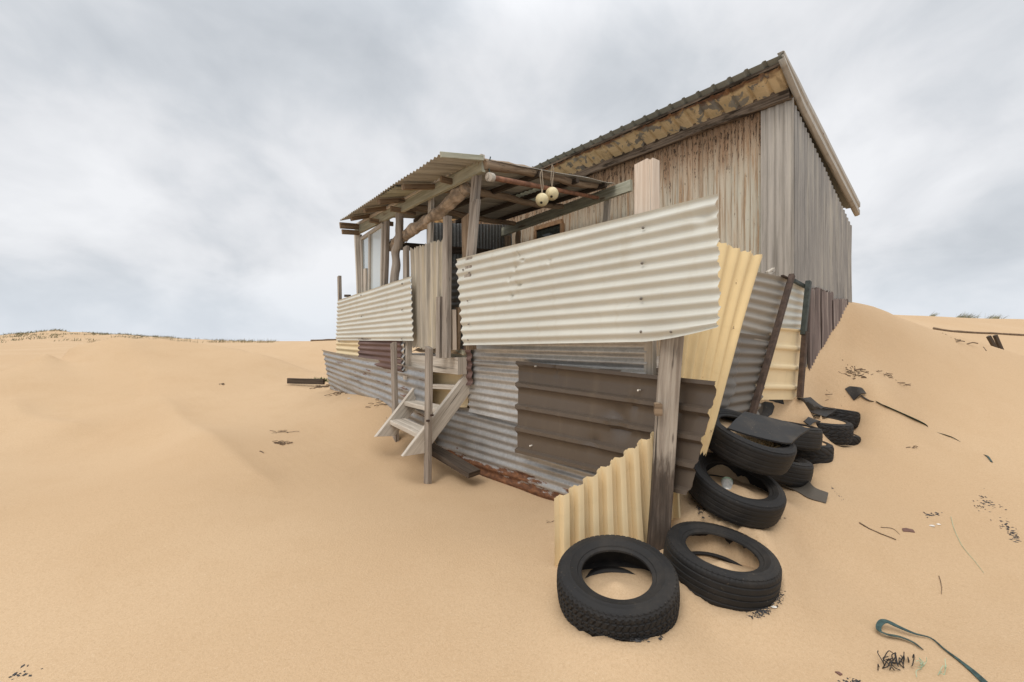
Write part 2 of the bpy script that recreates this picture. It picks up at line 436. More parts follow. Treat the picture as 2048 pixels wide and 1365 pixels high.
def fbm(p, oct=3):
    s = 0; a = 1; q = Vector(p)
    for _ in range(oct):
        s += a * mnoise.noise(q); a *= 0.5; q = q * 2.1
    return s

def prof_val(kind, x):
    """height 0..1 of the sheet profile at phase x (in pitches)"""
    if kind == 'sine':
        return 0.5 + 0.5 * math.cos(2 * math.pi * x)
    f = x - math.floor(x)
    if kind == 'trap':          # equal crests and pans
        d = abs(f - 0.5) * 2    # 1 at crest
        return min(1, max(0, (d - 0.38) / 0.24))
    if kind == 'rib':           # narrow crest, wide pan
        d = min(f, 1 - f)
        return min(1, max(0, (0.15 - d) / 0.075))
    if kind == 'plank':
        d = min(f, 1 - f)
        return 1 if d > 0.06 else d / 0.06
    return 0

def samples(kind, n):
    """phases where the profile is sampled"""
    if kind == 'sine':
        return [i / 8 for i in range(int(round(n * 8)) + 1)]
    base = {'trap': [0, 0.12, 0.19, 0.25, 0.31, 0.38, 0.5, 0.62, 0.69, 0.75, 0.81, 0.88],
            'rib': [0, 0.07, 0.08, 0.145, 0.16, 0.3, 0.5, 0.7, 0.84, 0.855, 0.92, 0.93],
            'plank': [0, 0.03, 0.06, 0.07, 0.35, 0.65, 0.93, 0.94, 0.97]}[kind]
    out = []
    for i in range(int(math.ceil(n))):
        out += [i + b for b in base if i + b < n - 1e-6]
    return out + [n]

def sheet(name, TL, TR, BR, BL, axis, n, amp, mats, parent=None, kind='sine', flip=False, warp=0.012, seed=0,
          rag=0.0, dents=(), edge=None, step=0.07, phase=0.0, thick=0.0016, mb=None, tags=None, freq=1.3):
    """a profiled metal sheet spanning four corners; axis 'h' = ridges run TL->TR, 'v' = ridges run TL->BL"""
    own = mb is None
    mb = mb or MB()
    TL, TR, BR, BL = map(Vector, (TL, TR, BR, BL))
    nr = (TR - TL + BR - BL).cross(BL - TL + BR - TR).normalized()
    if nr.dot(Vector((0, 0, EYE)) - (TL + BR) / 2) < 0: nr = -nr
    if flip: nr = -nr
    W_ = ((TR - TL).length + (BR - BL).length) / 2; H_ = ((BL - TL).length + (BR - TR).length) / 2
    ph = samples(kind, n)
    L = W_ if axis == 'h' else H_
    nl = max(2, int(L / step))
    ls = [i / nl for i in range(nl + 1)]
    vs = []; uvs = []
    rnd = random.Random(seed)
    so = Vector((seed * 3.7, seed * 1.3, 0))
    for a in ph:
        c = a / n
        j0 = rnd.uniform(-rag, rag) if rag else 0; j1 = rnd.uniform(-rag, rag) if rag else 0
        for l in ls:
            ll = l
            if rag:
                ll = l + (j0 * (1 - l) ** 6 + j1 * l ** 6) / L
            S, T = (ll, c) if axis == 'h' else (c, ll)
            if edge:
                S, T, en = edge(S, T)
            else:
                en = 0
            p = TL.lerp(TR, S).lerp(BL.lerp(BR, S), T)
            h = amp * (2 * prof_val(kind, a + phase) - 1)
            q = Vector((S * W_, T * H_, 0)) * freq + so
            h += warp * fbm(q, 2) + en
            for (ds, dt, rs, rt, dd) in dents:
                e = ((S - ds) * W_ / rs) ** 2 + ((T - dt) * H_ / rt) ** 2
                if e < 6: h += dd * math.exp(-e)
            vs.append(p + nr * h)
            uvs.append((S * W_, T * H_) if axis == 'h' else (T * H_, S * W_))
    m = len(ls)
    fs = []
    for i in range(len(ph) - 1):
        for j in range(nl):
            fs.append((i * m + j, i * m + j + 1, (i + 1) * m + j + 1, (i + 1) * m + j))
    # orient front faces along nr
    a_, b_, c_ = (vs[k] for k in fs[0][:3])
    if (b_ - a_).cross(c_ - a_).dot(nr) < 0:
        fs = [f[::-1] for f in fs]
    mb.add(vs, fs, uvs, 0)
    back = [v - nr * thick for v in vs]
    two = isinstance(mats, (list, tuple)) and len(mats) > 1
    mb.add(back, [f[::-1] for f in fs], uvs, 1 if two else 0)
    # rims
    k = len(ph)
    rim = [i * m for i in range(k)] + [(k - 1) * m + j for j in range(1, m)] + [i * m + m - 1 for i in range(k - 2, -1, -1)] + [j for j in range(m - 2, 0, -1)]
    rv = [vs[i] for i in rim] + [back[i] for i in rim]; ru = [uvs[i] for i in rim] * 2
    q = len(rim)
    mb.add(rv, [(i, (i + 1) % q, q + (i + 1) % q, q + i) for i in range(q)], ru, 0)
    if own:
        o = mb.build(name, mats, parent, 50)
        return o
    return mb

def board(mb, p0, p1, w, d, side=None, cut0=0.0, cut1=0.0, bev=0.004, wob=0.004, taper=1.0, seed=None, twist=0):
    """a sawn board from p0 to p1; w along 'side', d across it; cut0/cut1 slant the ends"""
    p0 = Vector(p0); p1 = Vector(p1)
    ax = (p1 - p0); L = ax.length; ax.normalize()
    side = Vector(side) if side is not None else D1
    side = (side - ax * side.dot(ax)).normalized()
    up = ax.cross(side).normalized()
    nl = max(2, int(L / 0.12))
    b = min(bev, w * 0.2, d * 0.2)
    sec = [(-w/2 + b, -d/2), (w/2 - b, -d/2), (w/2, -d/2 + b), (w/2, d/2 - b), (w/2 - b, d/2), (-w/2 + b, d/2), (-w/2, d/2 - b), (-w/2, -d/2 + b)]
    per = [0]
    for i in range(8):
        a, c = sec[i], sec[(i + 1) % 8]; per.append(per[-1] + math.hypot(a[0] - c[0], a[1] - c[1]))
    if seed is None: seed = random.random() * 50
    vs = []; uv0 = seed * 1.7
    for k in range(nl + 1):
        f = k / nl
        o = Vector((mnoise.noise(Vector((f * L * 1.2, seed, 0))), mnoise.noise(Vector((f * L * 1.2, seed, 9))), 0)) * wob
        tp = 1 + (taper - 1) * f
        for (x, y) in sec:
            e = (cut0 * x / w) * (1 - f) + (cut1 * x / w) * f
            vs.append(p0 + ax * (L * f + e) + side * (x * tp + o.x) + up * (y * tp + o.y))
    fs = []; fu = []
    for k in range(nl):
        for i in range(8):
            j = (i + 1) % 8
            fs.append((k*8+i, k*8+j, (k+1)*8+j, (k+1)*8+i))
            x0, x1 = L*k/nl + uv0, L*(k+1)/nl + uv0
            fu.append([(x0, per[i] + uv0), (x0, per[i+1] + uv0), (x1, per[i+1] + uv0), (x1, per[i] + uv0)])
    fs.append(tuple(range(7, -1, -1))); fu.append([(sec[i][0]*0.3 + uv0, sec[i][1] + uv0) for i in range(7, -1, -1)])
    fs.append(tuple(nl*8+i for i in range(8))); fu.append([(sec[i][0]*0.3 + uv0, sec[i][1] + uv0) for i in range(8)])
    mb.add_f(vs, fs, fu)
    return mb
def Board(name, mat, parent, p0, p1, w, d, side=None, **k):
    return board(MB(), p0, p1, w, d, side, **k).build(name, mat, parent, 30)

def tube(mb, pts, rad, seg=10, cap=True, wob=0.0, seed=0.0, uvs=1.0):
    pts = [Vector(p) for p in pts]; n = len(pts)
    rad = rad if isinstance(rad, (list, tuple)) else [rad] * n
    vs = []; uv = []
    ref = None; L = 0
    for i, p in enumerate(pts):
        t = (pts[min(i+1, n-1)] - pts[max(i-1, 0)])
        if t.length < 1e-9: t = Vector((0, 0, 1))
        t.normalize()
        if ref is None:
            ref = t.orthogonal().normalized()
        ref = (ref - t * ref.dot(t))
        ref = ref.normalized() if ref.length > 1e-6 else t.orthogonal().normalized()
        bi = t.cross(ref)
        if i: L += (p - pts[i-1]).length
        for k in range(seg):
            a = 2 * math.pi * k / seg
            r = rad[i]
            if wob: r *= 1 + wob * mnoise.noise(Vector((math.cos(a) * 1.3 + seed, math.sin(a) * 1.3, L * 6)))
            vs.append(p + ref * (math.cos(a) * r) + bi * (math.sin(a) * r))
            uv.append((L + seed, k / seg * 2 * math.pi * rad[i] + seed))
    fs = [(i*seg+k, i*seg+(k+1) % seg, (i+1)*seg+(k+1) % seg, (i+1)*seg+k) for i in range(n-1) for k in range(seg)]
    if cap:
        fs += [tuple(range(seg-1, -1, -1)), tuple((n-1)*seg+k for k in range(seg))]
    mb.add(vs, fs, uv)
    return mb
def spline(pts, n=8):
    pts = [Vector(p) for p in pts]; out = []
    q = [pts[0] * 2 - pts[1]] + pts + [pts[-1] * 2 - pts[-2]]
    for i in range(1, len(q) - 2):
        for k in range(n):
            t = k / n
            out.append(0.5 * ((2*q[i]) + (q[i+1]-q[i-1])*t + (2*q[i-1]-5*q[i]+4*q[i+1]-q[i+2])*t*t + (3*q[i]-q[i-1]-3*q[i+1]+q[i+2])*t**3))
    return out + [pts[-1]]
def Log(name, mat, parent, pts, r0, r1, wob=0.22, seg=12):
    sp = spline(pts, 10); n = len(sp); sd = random.random() * 20
    off = [Vector((mnoise.noise(Vector((i*0.25, sd, k))) for k in (0, 5, 9))) * r0 * 0.35 for i in range(n)]
    return tube(MB(), [p + o for p, o in zip(sp, off)], [r0 + (r1-r0)*i/(n-1) for i in range(n)], seg, True, wob, sd).build(name, mat, parent, 45)

# ------------------------------------------------------------ the sand
UW, TC = 3.30, 0.505           # the shack's front wall and its right corner
def _c(p): return (p.x, p.y, p.z)
G = [P(*q) for q in [
    (-300, 1365, 2.0), (0, 1365, 2.0), (500, 1365, 2.0), (1024, 1365, 2.0), (1500, 1365, 2.0), (2040, 1365, 2.02), (2300, 1365, 2.0),
    (1240, 1277, 2.17), (1450, 1221, 2.42), (1130, 1130, 2.9), (1480, 1050, 3.02), (1312, 1092, 2.96), (1390, 1010, 3.15), (1560, 1010, 3.3),
    (853, 958, 4.72), (793, 905, 5.3), (700, 1000, 4.0), (400, 1000, 3.8), (0, 1100, 2.95), (-300, 1000, 3.4), (1000, 1100, 3.1), (1150, 1250, 2.33),
    (0, 900, 5.3), (300, 900, 5.5), (550, 900, 5.2), (660, 860, 5.9), (0, 800, 6.7), (120, 800, 7.0), (300, 800, 7.2), (600, 828, 6.7), (500, 770, 8.4), (590, 768, 8.5), (-300, 800, 6.5), (200, 755, 8.1), (340, 755, 8.3), (250, 850, 6.2), (470, 855, 6.1), (400, 880, 5.4), (500, 955, 4.5), (420, 960, 4.35),
    (-400, 760, 8),     (0, 699, 24), (0, 712, 17), (300, 691, 24), (500, 693, 20), (640, 684, 17), (560, 708, 15),
    (2040, 1200, 2.72), (1750, 1200, 2.7), (2040, 1000, 3.9), (1800, 1000, 3.8), (1620, 1100, 3.0), (1700, 900, 4.45), (2000, 850, 5.2), (1850, 850, 5.0),
    (1750, 780, 5.15), (1900, 780, 5.8), (1800, 700, 6.2), (1710, 690, 5.9), (1950, 725, 6.7), (2300, 850, 5.5), (2300, 1000, 4.0),
    (1690, 606, 6.35), (1755, 626, 6.85), (1840, 659, 7.2), (1950, 692, 7.45), (2048, 722, 7.6), (2250, 770, 7.6),
    (1800, 668, 9.3), (2000, 708, 10), (1900, 680, 10.0), (2200, 712, 10), (1870, 661, 13), (2048, 672, 13), (2300, 680, 13),
    (1750, 628, 16.0), (1850, 633, 17), (2048, 640, 17), (2400, 650, 17),
    (1540, 1000, 3.45), (1620, 950, 3.95), (1600, 925, 4.1)]]
G += [Vector(q) for q in [(1.52, 3.12, 0.34), (1.45, 3.40, 0.45), (1.75, 3.30, 0.47), (1.55, 2.86, 0.27), (1.95, 3.25, 0.40), (1.67, 3.55, 0.60), (2.20, 3.85, 0.36), (2.30, 3.6, 0.36), (2.42, 4.02, 0.46), (2.69, 4.25, 0.40), (2.70, 4.0, 0.39), (3.15, 4.65, 0.47), (3.15, 4.38, 0.44), (3.50, 4.95, 0.42), (3.55, 4.70, 0.42), (3.68, 5.2, 0.58), (2.35, 4.35, 0.80), (1.25, 3.1, 0.33)]]
for q in [(-120, 762, 7.6), (50, 742, 8.0), (140, 718, 9.0), (230, 702, 9.7), (340, 701, 10.0), (430, 710, 10.2), (520, 730, 10.0), (600, 743, 9.9)]:
    c_ = P(*q); G.append(c_)          # the crest of the left dune, with a lee behind it
    G += [c_ + Vector((-0.1, 0.8, -0.13)), c_ + Vector((-0.2, 1.9, -0.30)), c_ + Vector((-0.3, 3.2, -0.30)), c_ + Vector((0.05, -0.5, -0.07))]
G += [on_u(1110, 1003, 0.34), on_u(945, 942, 0.34), on_u(880, 905, 0.3), on_u(1030, 975, 0.34), on_u(775, 803, 0.12), on_u(700, 785, 0.1), on_u(655, 772, 0.1)]
G += [on_t(1600, 778, TC - 0.05), on_t(1618, 740, TC - 0.05), on_t(1640, 697, TC - 0.05), on_t(1665, 655, TC - 0.05), on_t(1692, 606, TC - 0.05)]
G += [on_t(1510, 803, 0.20), on_t(1440, 838, 0.20), on_t(1595, 782, 0.20), P(1640, 812, 5.0), P(1590, 815, 4.5)]
G += [Wd(2.0, 1.6, 0.35), Wd(4, 1.6, 0.4), Wd(1, 1.5, 0.7), Wd(2, 4.5, 0.7), Wd(6, 4.5, 0.9), Wd(0.7, 4.2, 1.2), Wd(7.5, 1.0, 0.8), Wd(9, 3, 0.95), Wd(3, 7, 1.3), Wd(8, 8, 1.2), Wd(1, 6.5, 1.9)]
for Y in (45, 120, 600):
    for s_ in (-2, -1.2, -0.6, 0, 0.6, 1.2, 2): G.append(Vector((s_ * (Y + 3), Y, 1.32)))
for Y, z in ((30, 1.36),):
    for s_ in (-2, -1.2, -0.5, 0, 0.4): G.append(Vector((s_ * (Y + 3), Y, z)))
for s_ in (-2.0, 2.0):
    for Y, z in ((0, 0.0), (3, 0.25), (8, 0.75), (16, 1.2)): G.append(Vector((s_ * (Y + 3), Y, z)))
for s_ in (-1, 0, 1): G.append(Vector((s_ * 1.4, -1.6, -0.05)))
def _warp(X, Y):
    d = np.maximum(Y + 3.0, 0.6)
    return np.stack([np.clip(X / d, -3, 3) * 3.0, np.log(d) * 3.0], -1)
_gp = np.array([_c(p) for p in G]); _gq = _warp(_gp[:, 0], _gp[:, 1])
def _tps(r2): return 0.5 * r2 * np.log(r2 + 1e-9)
_n = len(_gq)
_K = _tps(((_gq[:, None] - _gq[None]) ** 2).sum(-1)) + np.eye(_n) * 2e-3
_Pm = np.hstack([np.ones((_n, 1)), _gq])
_M = np.vstack([np.hstack([_K, _Pm]), np.hstack([_Pm.T, np.zeros((3, 3))])])
_wt = np.linalg.solve(_M, np.concatenate([_gp[:, 2], np.zeros(3)]))
RX = np.array([-250, -100, -96, -91, -85, -79, -70, -62, -54, -40, 300.0]); RH = np.array([0.3, 1.1, 1.15, 1.6, 2.05, 1.6, 1.15, 0.65, 0.25, 0.0, 0.0])
def gz(X, Y):
    X = np.atleast_1d(np.asarray(X, float)); Y = np.atleast_1d(np.asarray(Y, float))
    z = np.zeros(X.shape); q = _warp(X, Y)
    for i in range(0, len(X), 20000):
        qq = q[i:i + 20000]
        z[i:i + 20000] = _tps(((qq[:, None] - _gq[None]) ** 2).sum(-1)) @ _wt[:_n] + _wt[_n] + qq @ _wt[_n + 1:]
    z = np.clip(z, -0.4, 2.9)
    nr = np.clip((Y - 3) / 8, 0, 1)
    z += (0.003 + 0.02 * nr) * (np.sin(X * 1.3 + Y * 0.7 + np.sin(Y * 0.9)) * np.sin(Y * 1.1 - X * 0.35)) 
    z += RH_at(X, Y)
    for pl, amp, fw, bw in CRESTS:     # sharp wind-cut crests: gentle on the near side, steep behind
        best = np.full(X.shape, 1e9); sg = np.zeros(X.shape); tt = np.zeros(X.shape)
        m_ = len(pl) - 1
        for k in range(m_):
            ax_, ay_ = pl[k]; ex, ey = pl[k + 1][0] - ax_, pl[k + 1][1] - ay_
            L2 = ex * ex + ey * ey
            t_ = np.clip(((X - ax_) * ex + (Y - ay_) * ey) / L2, 0, 1)
            dx, dy = X - ax_ - t_ * ex, Y - ay_ - t_ * ey
            d = np.hypot(dx, dy); u = d < best
            best = np.where(u, d, best); sg = np.where(u, np.sign(ex * dy - ey * dx), sg); tt = np.where(u, (k + t_) / m_, tt)
        taper = np.clip(np.minimum(tt, 1 - tt) * 4, 0, 1); taper = taper * taper * (3 - 2 * taper)
        z += amp * taper * np.exp(-best / np.where(sg > 0, bw, fw))
    for bx, by, br, bh in BERMS:       # sand banked up round the tyres
        d = np.hypot(X - bx, Y - by); z += bh * np.exp(-((d - br) / 0.10) ** 2)
    for bx, by, br, bh in SCOUR:       # wind scour round the posts
        d = np.hypot(X - bx, Y - by); z -= bh * np.exp(-(d / br) ** 2) - 0.4 * bh * np.exp(-((d - 2.2 * br) / br) ** 2)
    for px, py, pY, (nx, ny, nz), hh, pr in PITS:      # the tyres lie in hollows of their own
        c_ = P(px, py, pY); L_ = math.sqrt(nx * nx + ny * ny + nz * nz)
        d = np.hypot(X - c_.x, Y - c_.y); w_ = np.clip((pr + 0.04 - d) / 0.05, 0, 1); w_ = w_ * w_ * (3 - 2 * w_)
        pz = c_.z - (nx * (X - c_.x) + ny * (Y - c_.y)) / nz - hh * L_ / nz
        z = z * (1 - w_) + np.minimum(z, pz) * w_
    return z
PITS = [(1232, 1172, 2.42, (-0.06, -0.22, 1), 0.09, 0.26), (1440, 1128, 2.66, (0.10, -0.12, 1), 0.09, 0.26), (1467, 976, 3.12, (0.20, -0.34, 1), 0.085, 0.25)]
def _xy(px, py, Y): p = P(px, py, Y); return p.x, p.y
CRESTS = [([_xy(*q) for q in [(-60, 752, 7.8), (50, 742, 8.0), (140, 718, 9.0), (230, 702, 9.7), (340, 701, 10.0), (430, 710, 10.2), (520, 730, 10.0), (590, 742, 9.9), (650, 748, 9.8)]], 0.26, 1.3, 0.42),
          ([_xy(*q) for q in [(300, 770, 7.6), (350, 820, 6.5), (400, 870, 5.5), (500, 950, 4.45), (590, 1010, 3.9)]], 0.13, 0.8, 0.32),
          ([_xy(*q) for q in [(20, 790, 6.9), (45, 830, 6.1), (110, 855, 5.9), (220, 862, 5.9)]], 0.12, 0.7, 0.3),
          ([_xy(*q) for q in [(1660, 606, 6.4), (1755, 626, 6.85), (1840, 659, 7.2), (1950, 692, 7.45), (2048, 722, 7.6), (2250, 770, 7.6)]], 0.08, 0.8, 0.4)]
BERMS = [(*_xy(1232, 1172, 2.42), 0.33, 0.045), (*_xy(1440, 1128, 2.66), 0.33, 0.05), (*_xy(1467, 976, 3.12), 0.31, 0.04), (*_xy(1600, 898, 4.25), 0.26, 0.05), (*_xy(1640, 858, 4.65), 0.27, 0.04)]
SCOUR = [(*_xy(853, 955, 4.75), 0.14, 0.05), (*_xy(793, 905, 5.35), 0.14, 0.05), (*_xy(1312, 1092, 2.93), 0.13, 0.03)]
def RH_at(X, Y):
    far = np.interp(X * 85 / np.maximum(Y, 20), RX, RH) * np.exp(-((Y - 85) / 16.0) ** 2)
    far *= 1 + 0.12 * np.sin(X * 0.9) * np.sin(Y * 0.5)
    return far
def gnd(x, y): return float(gz(x, y)[0])
def hit(px, py, y0=1.6, y1=120, up=0.0):
    """where the line of sight through a pixel meets the sand"""
    ys = np.exp(np.linspace(math.log(y0), math.log(y1), 1500)); r = ray(px, py)
    zz = gz(r.x * ys, ys); d = r.z * ys + EYE - zz
    k = int(np.argmax(d < 0)) if (d < 0).any() else len(ys) - 1
    return Vector((r.x * ys[k], ys[k], zz[k] + up))
ns_, nl_ = 640, 620
S_ = np.linspace(-2.0, 2.0, ns_); Lg = np.linspace(math.log(1.0), math.log(900.0), nl_)
SS, LL = np.meshgrid(S_, Lg)
YY = np.exp(LL) - 3.0; XX = SS * (YY + 3.0)
ZZ = gz(XX.ravel(), YY.ravel())
gv = np.stack([XX.ravel(), YY.ravel(), ZZ], -1).astype(np.float32)
ii = np.arange((nl_ - 1) * ns_).reshape(nl_ - 1, ns_)[:, :-1].ravel()
gf = np.stack([ii, ii + 1, ii + ns_ + 1, ii + ns_], -1).astype(np.int32)
gm = bpy.data.meshes.new('ground')
gm.vertices.add(len(gv)); gm.vertices.foreach_set('co', gv.ravel())
gm.loops.add(gf.size); gm.loops.foreach_set('vertex_index', gf.ravel())
gm.polygons.add(len(gf)); gm.polygons.foreach_set('loop_start', np.arange(0, gf.size, 4, dtype=np.int32))
gm.polygons.foreach_set('loop_total', np.full(len(gf), 4, dtype=np.int32))
gm.update(calc_edges=True); gm.validate(); gm.shade_smooth(); gm.materials.append(MATS['sand'])
ground = bpy.data.objects.new('ground', gm); COL.objects.link(ground); tag(ground, kind='structure')

exec_parts = []
# ------------------------------------------------------------ the shack
def make_shack():
    root = thing('corrugated_shack', 'tall rusty corrugated iron shack with a steep skillion roof half buried in sand', 'shack', Wd(TC, UW, 0.9))
    c = on_t(1589, 205, TC); b = on_t(1702, 452, TC)
    _, ub, zb = tu(b); zc_ = c.z
    L1 = 8.6
    t1 = tu(on_u(1530, 300, UW))[0]
    zt = 4.29
    # front wall, in lapped sheets
    mbw = MB()
    x = t1; k = 0
    while x < L1:
        w_ = min(0.84, L1 - x)
        sheet('', Wd(x + w_, UW - 0.012 * (k % 2), zt), Wd(x, UW - 0.012 * (k % 2), zt), Wd(x, UW - 0.012 * (k % 2), 0.7), Wd(x + w_, UW - 0.012 * (k % 2), 0.7), 'v', max(1, round(w_ / 0.076)), 0.0115, 'rusty_cladding', seed=k, warp=0.006, mb=mbw, step=0.3)
        # one run of UV so that the streaks differ from sheet to sheet
        x += 0.82; k += 1
    for i, q in enumerate(mbw.uv):
        fv = Vector(mbw.v[mbw.f[i][0]]); tt = (fv - A).dot(D1)
        mbw.uv[i] = [(a, (Vector(mbw.v[vi]) - A).dot(D1)) for (a, _), vi in zip(q, mbw.f[i])]
    wall = mbw.build('front_wall', 'rusty_cladding', root, 50)
    sheet('corner_cladding', Wd(t1 + 0.03, UW - 0.03, zt - 0.02), Wd(TC - 0.015, UW - 0.03, zt - 0.02), Wd(TC - 0.015, UW - 0.03, 0.7), Wd(t1 + 0.03, UW - 0.03, 0.7), 'v', 4, 0.011, 'grey_iron', root, seed=31, warp=0.004, step=0.3)
    # side wall (top follows the roof)
    mbs = MB()
    sheet('', Wd(TC, UW - 0.02, zc_), Wd(TC, ub, zb), Wd(TC, ub, 0.4), Wd(TC, UW - 0.02, 0.4), 'v', 27, 0.0115, 'weathered_side_iron', seed=41, warp=0.008, mb=mbs, step=0.25)
    mbs.build('side_wall', 'weathered_side_iron', root, 50)
    # back and far side walls
    sheet('back_wall', Wd(TC, ub, zb), Wd(L1, ub, zb), Wd(L1, ub, 0.3), Wd(TC, ub, 0.3), 'v', 100, 0.0085, 'weathered_side_iron', root, seed=5, step=1.0)
    sheet('end_wall', Wd(L1, UW, zc_), Wd(L1, ub, zb), Wd(L1, ub, 0.3), Wd(L1, UW, 0.3), 'v', 27, 0.0085, 'weathered_side_iron', root, seed=6, step=1.0)
    # patch cladding low on the side wall: three odd sheets
    mbp = MB()
    pts = [(1617, 577), (1641, 584), (1664, 596), (1693, 603)]
    for i in range(3):
        a = on_t(pts[i][0], pts[i][1] + (0, -4, 3)[i], TC - 0.035 - 0.006 * i); d = on_t(pts[i + 1][0] + 1, pts[i + 1][1] + (0, -4, 3)[i] - 6, TC - 0.035 - 0.006 * i)
        sheet('', a, d, Vector((d.x, d.y, 0.55)), Vector((a.x, a.y, 0.55)), 'v', (8, 7, 9)[i], 0.015, 'red_brown_iron', seed=50 + i, rag=0.02, mb=mbp, step=0.2, warp=0.008)
    mbp.build('patch_cladding', 'red_brown_iron', root, 50)
    # roof: upper deck, batten, peeling under-sheet
    e = on_t(1557, 110, TC - 0.014); r = on_t(1713, 413, TC - 0.02)
    _, ue, ze = tu(e); _, ur, zr = tu(r)
    sl = (zr - ze) / (ur - ue)
    def roof_pt(t, u, dz=0): return Wd(t, u, ze + sl * (u - ue) + dz)
    LT = L1 + 0.2
    nrib = int((LT - TC + 0.06) / 0.19)
    sheet('roof', roof_pt(LT, ue), roof_pt(TC - 0.06, ue), roof_pt(TC - 0.06, ur), roof_pt(LT, ur), 'v', nrib, 0.012, ['green_grey_paint', 'green_grey_paint'], root, kind='rib', seed=8, warp=0.012, step=0.25, flip=True)
    roof = [o for o in root.children if o.name.startswith('roof')][0]
    ud = ue + 0.07
    sheet('soffit', roof_pt(LT, ud, -0.06), roof_pt(TC - 0.005, ud, -0.06), roof_pt(TC - 0.005, UW + 0.25, -0.06), roof_pt(LT, UW + 0.25, -0.06), 'v', nrib, 0.013, 'peeling_soffit', root, kind='rib', seed=9, warp=0.008, step=0.08, flip=True)
    Board('batten', 'rotten_timber', root, roof_pt(LT - 0.1, ud + 0.01, -0.03), roof_pt(TC + 0.0, ud + 0.01, -0.03), 0.03, 0.035, D2)
    # rotten plate under the soffit along the wall head
    Board('wall_plate', 'rotten_timber', root, Wd(L1, UW - 0.065, 4.325), Wd(TC + 0.01, UW - 0.065, 4.325), 0.14, 0.07, UZ, wob=0.012)
    print('SOFFIT', [round((ze + sl * (UW - x - ue)), 3) for x in (0.43, 0.1, 0.0)], 'zt', zt, 'ue', ue - UW, 'sl', sl, ze)
    # folded barge flashing down the right edge
    mbf = MB()
    prof = [(0.0, 0.022), (-0.06, 0.024), (-0.075, 0.012), (-0.075, -0.045), (-0.055, -0.06), (-0.045, -0.075), (-0.070, -0.095), (-0.070, -0.155), (-0.04, -0.17), (-0.01, -0.17)]
    nn_ = 26; vs = []; uv = []
    for i in range(nn_ + 1):
        f = i / nn_; u = ue + 0.0 + (ur - 0.04 - ue) * f
        acc = 0
        for k, (dt, dz) in enumerate(prof):
            if k: acc += math.hypot(dt - prof[k-1][0], dz - prof[k-1][1])
            wv = 0.006 * mnoise.noise(Vector((f * 9, k * 0.4, 0)))
            shrink = min(1.0, 0.35 + f * 3.0)
            vs.append(roof_pt(TC + dt + wv, u, (dz if dz > 0 else dz * shrink) + wv)); uv.append((u * 1.2, acc))
    q = len(prof)
    fs = [(i*q+k, i*q+k+1, (i+1)*q+k+1, (i+1)*q+k) for i in range(nn_) for k in range(q-1)]
    mbf.add(vs, fs, uv)
    o = mbf.build('barge_flashing', 'barge_paint', root, 25)
    md = o.modifiers.new('thick', 'SOLIDIFY'); md.thickness = 0.003
    # window behind the verandah
    pl = on_u(1073, 440, UW - 0.03); pr = on_u(1126, 425, UW - 0.03)
    tl, tr = tu(pl)[0], tu(pr)[0]
    z1 = 3.62; z0 = 2.35; um = UW - 0.05
    win = board(MB(), Wd(tl, um, z1), Wd(tr, um, z1), 0.08, 0.06, UZ)
    board(win, Wd(tl, um, 3.10), Wd(tr, um, 3.10), 0.07, 0.055, UZ); board(win, Wd(tl, um, z0), Wd(tr, um, z0), 0.08, 0.06, UZ)
    board(win, Wd(tl, um, z0 + 0.04), Wd(tl, um, z1 - 0.04), 0.06, 0.065, D1); board(win, Wd(tr, um, z0 + 0.04), Wd(tr, um, z1 - 0.04), 0.06, 0.065, D1)
    wo = win.build('window', 'window_timber', root, 30)
    g = MB()
    g.add([Wd(tl, um - 0.005, z0), Wd(tr, um - 0.005, z0), Wd(tr, um - 0.005, z1), Wd(tl, um - 0.005, z1)], [(0, 1, 2, 3)], [(0, 0), (1, 0), (1, 1), (0, 1)])
    g.build('pane', 'dark_glass', wo, 0)
    s2 = MB()
    for a, d in ((Wd(tl - 0.05, um - 0.045, 3.03), Wd(tr + 0.05, um - 0.045, 3.03)), (Wd(tl - 0.05, um - 0.045, z0 + 0.07), Wd(tr + 0.05, um - 0.045, z0 + 0.07))): board(s2, a, d, 0.035, 0.03, UZ)
    for t_ in (tl - 0.05, tr + 0.05): board(s2, Wd(t_, um - 0.045, z0 + 0.09), Wd(t_, um - 0.045, 3.01), 0.035, 0.03, D1)
    s2.build('sash', 'white_paint', wo, 30)
    return root
make_shack()

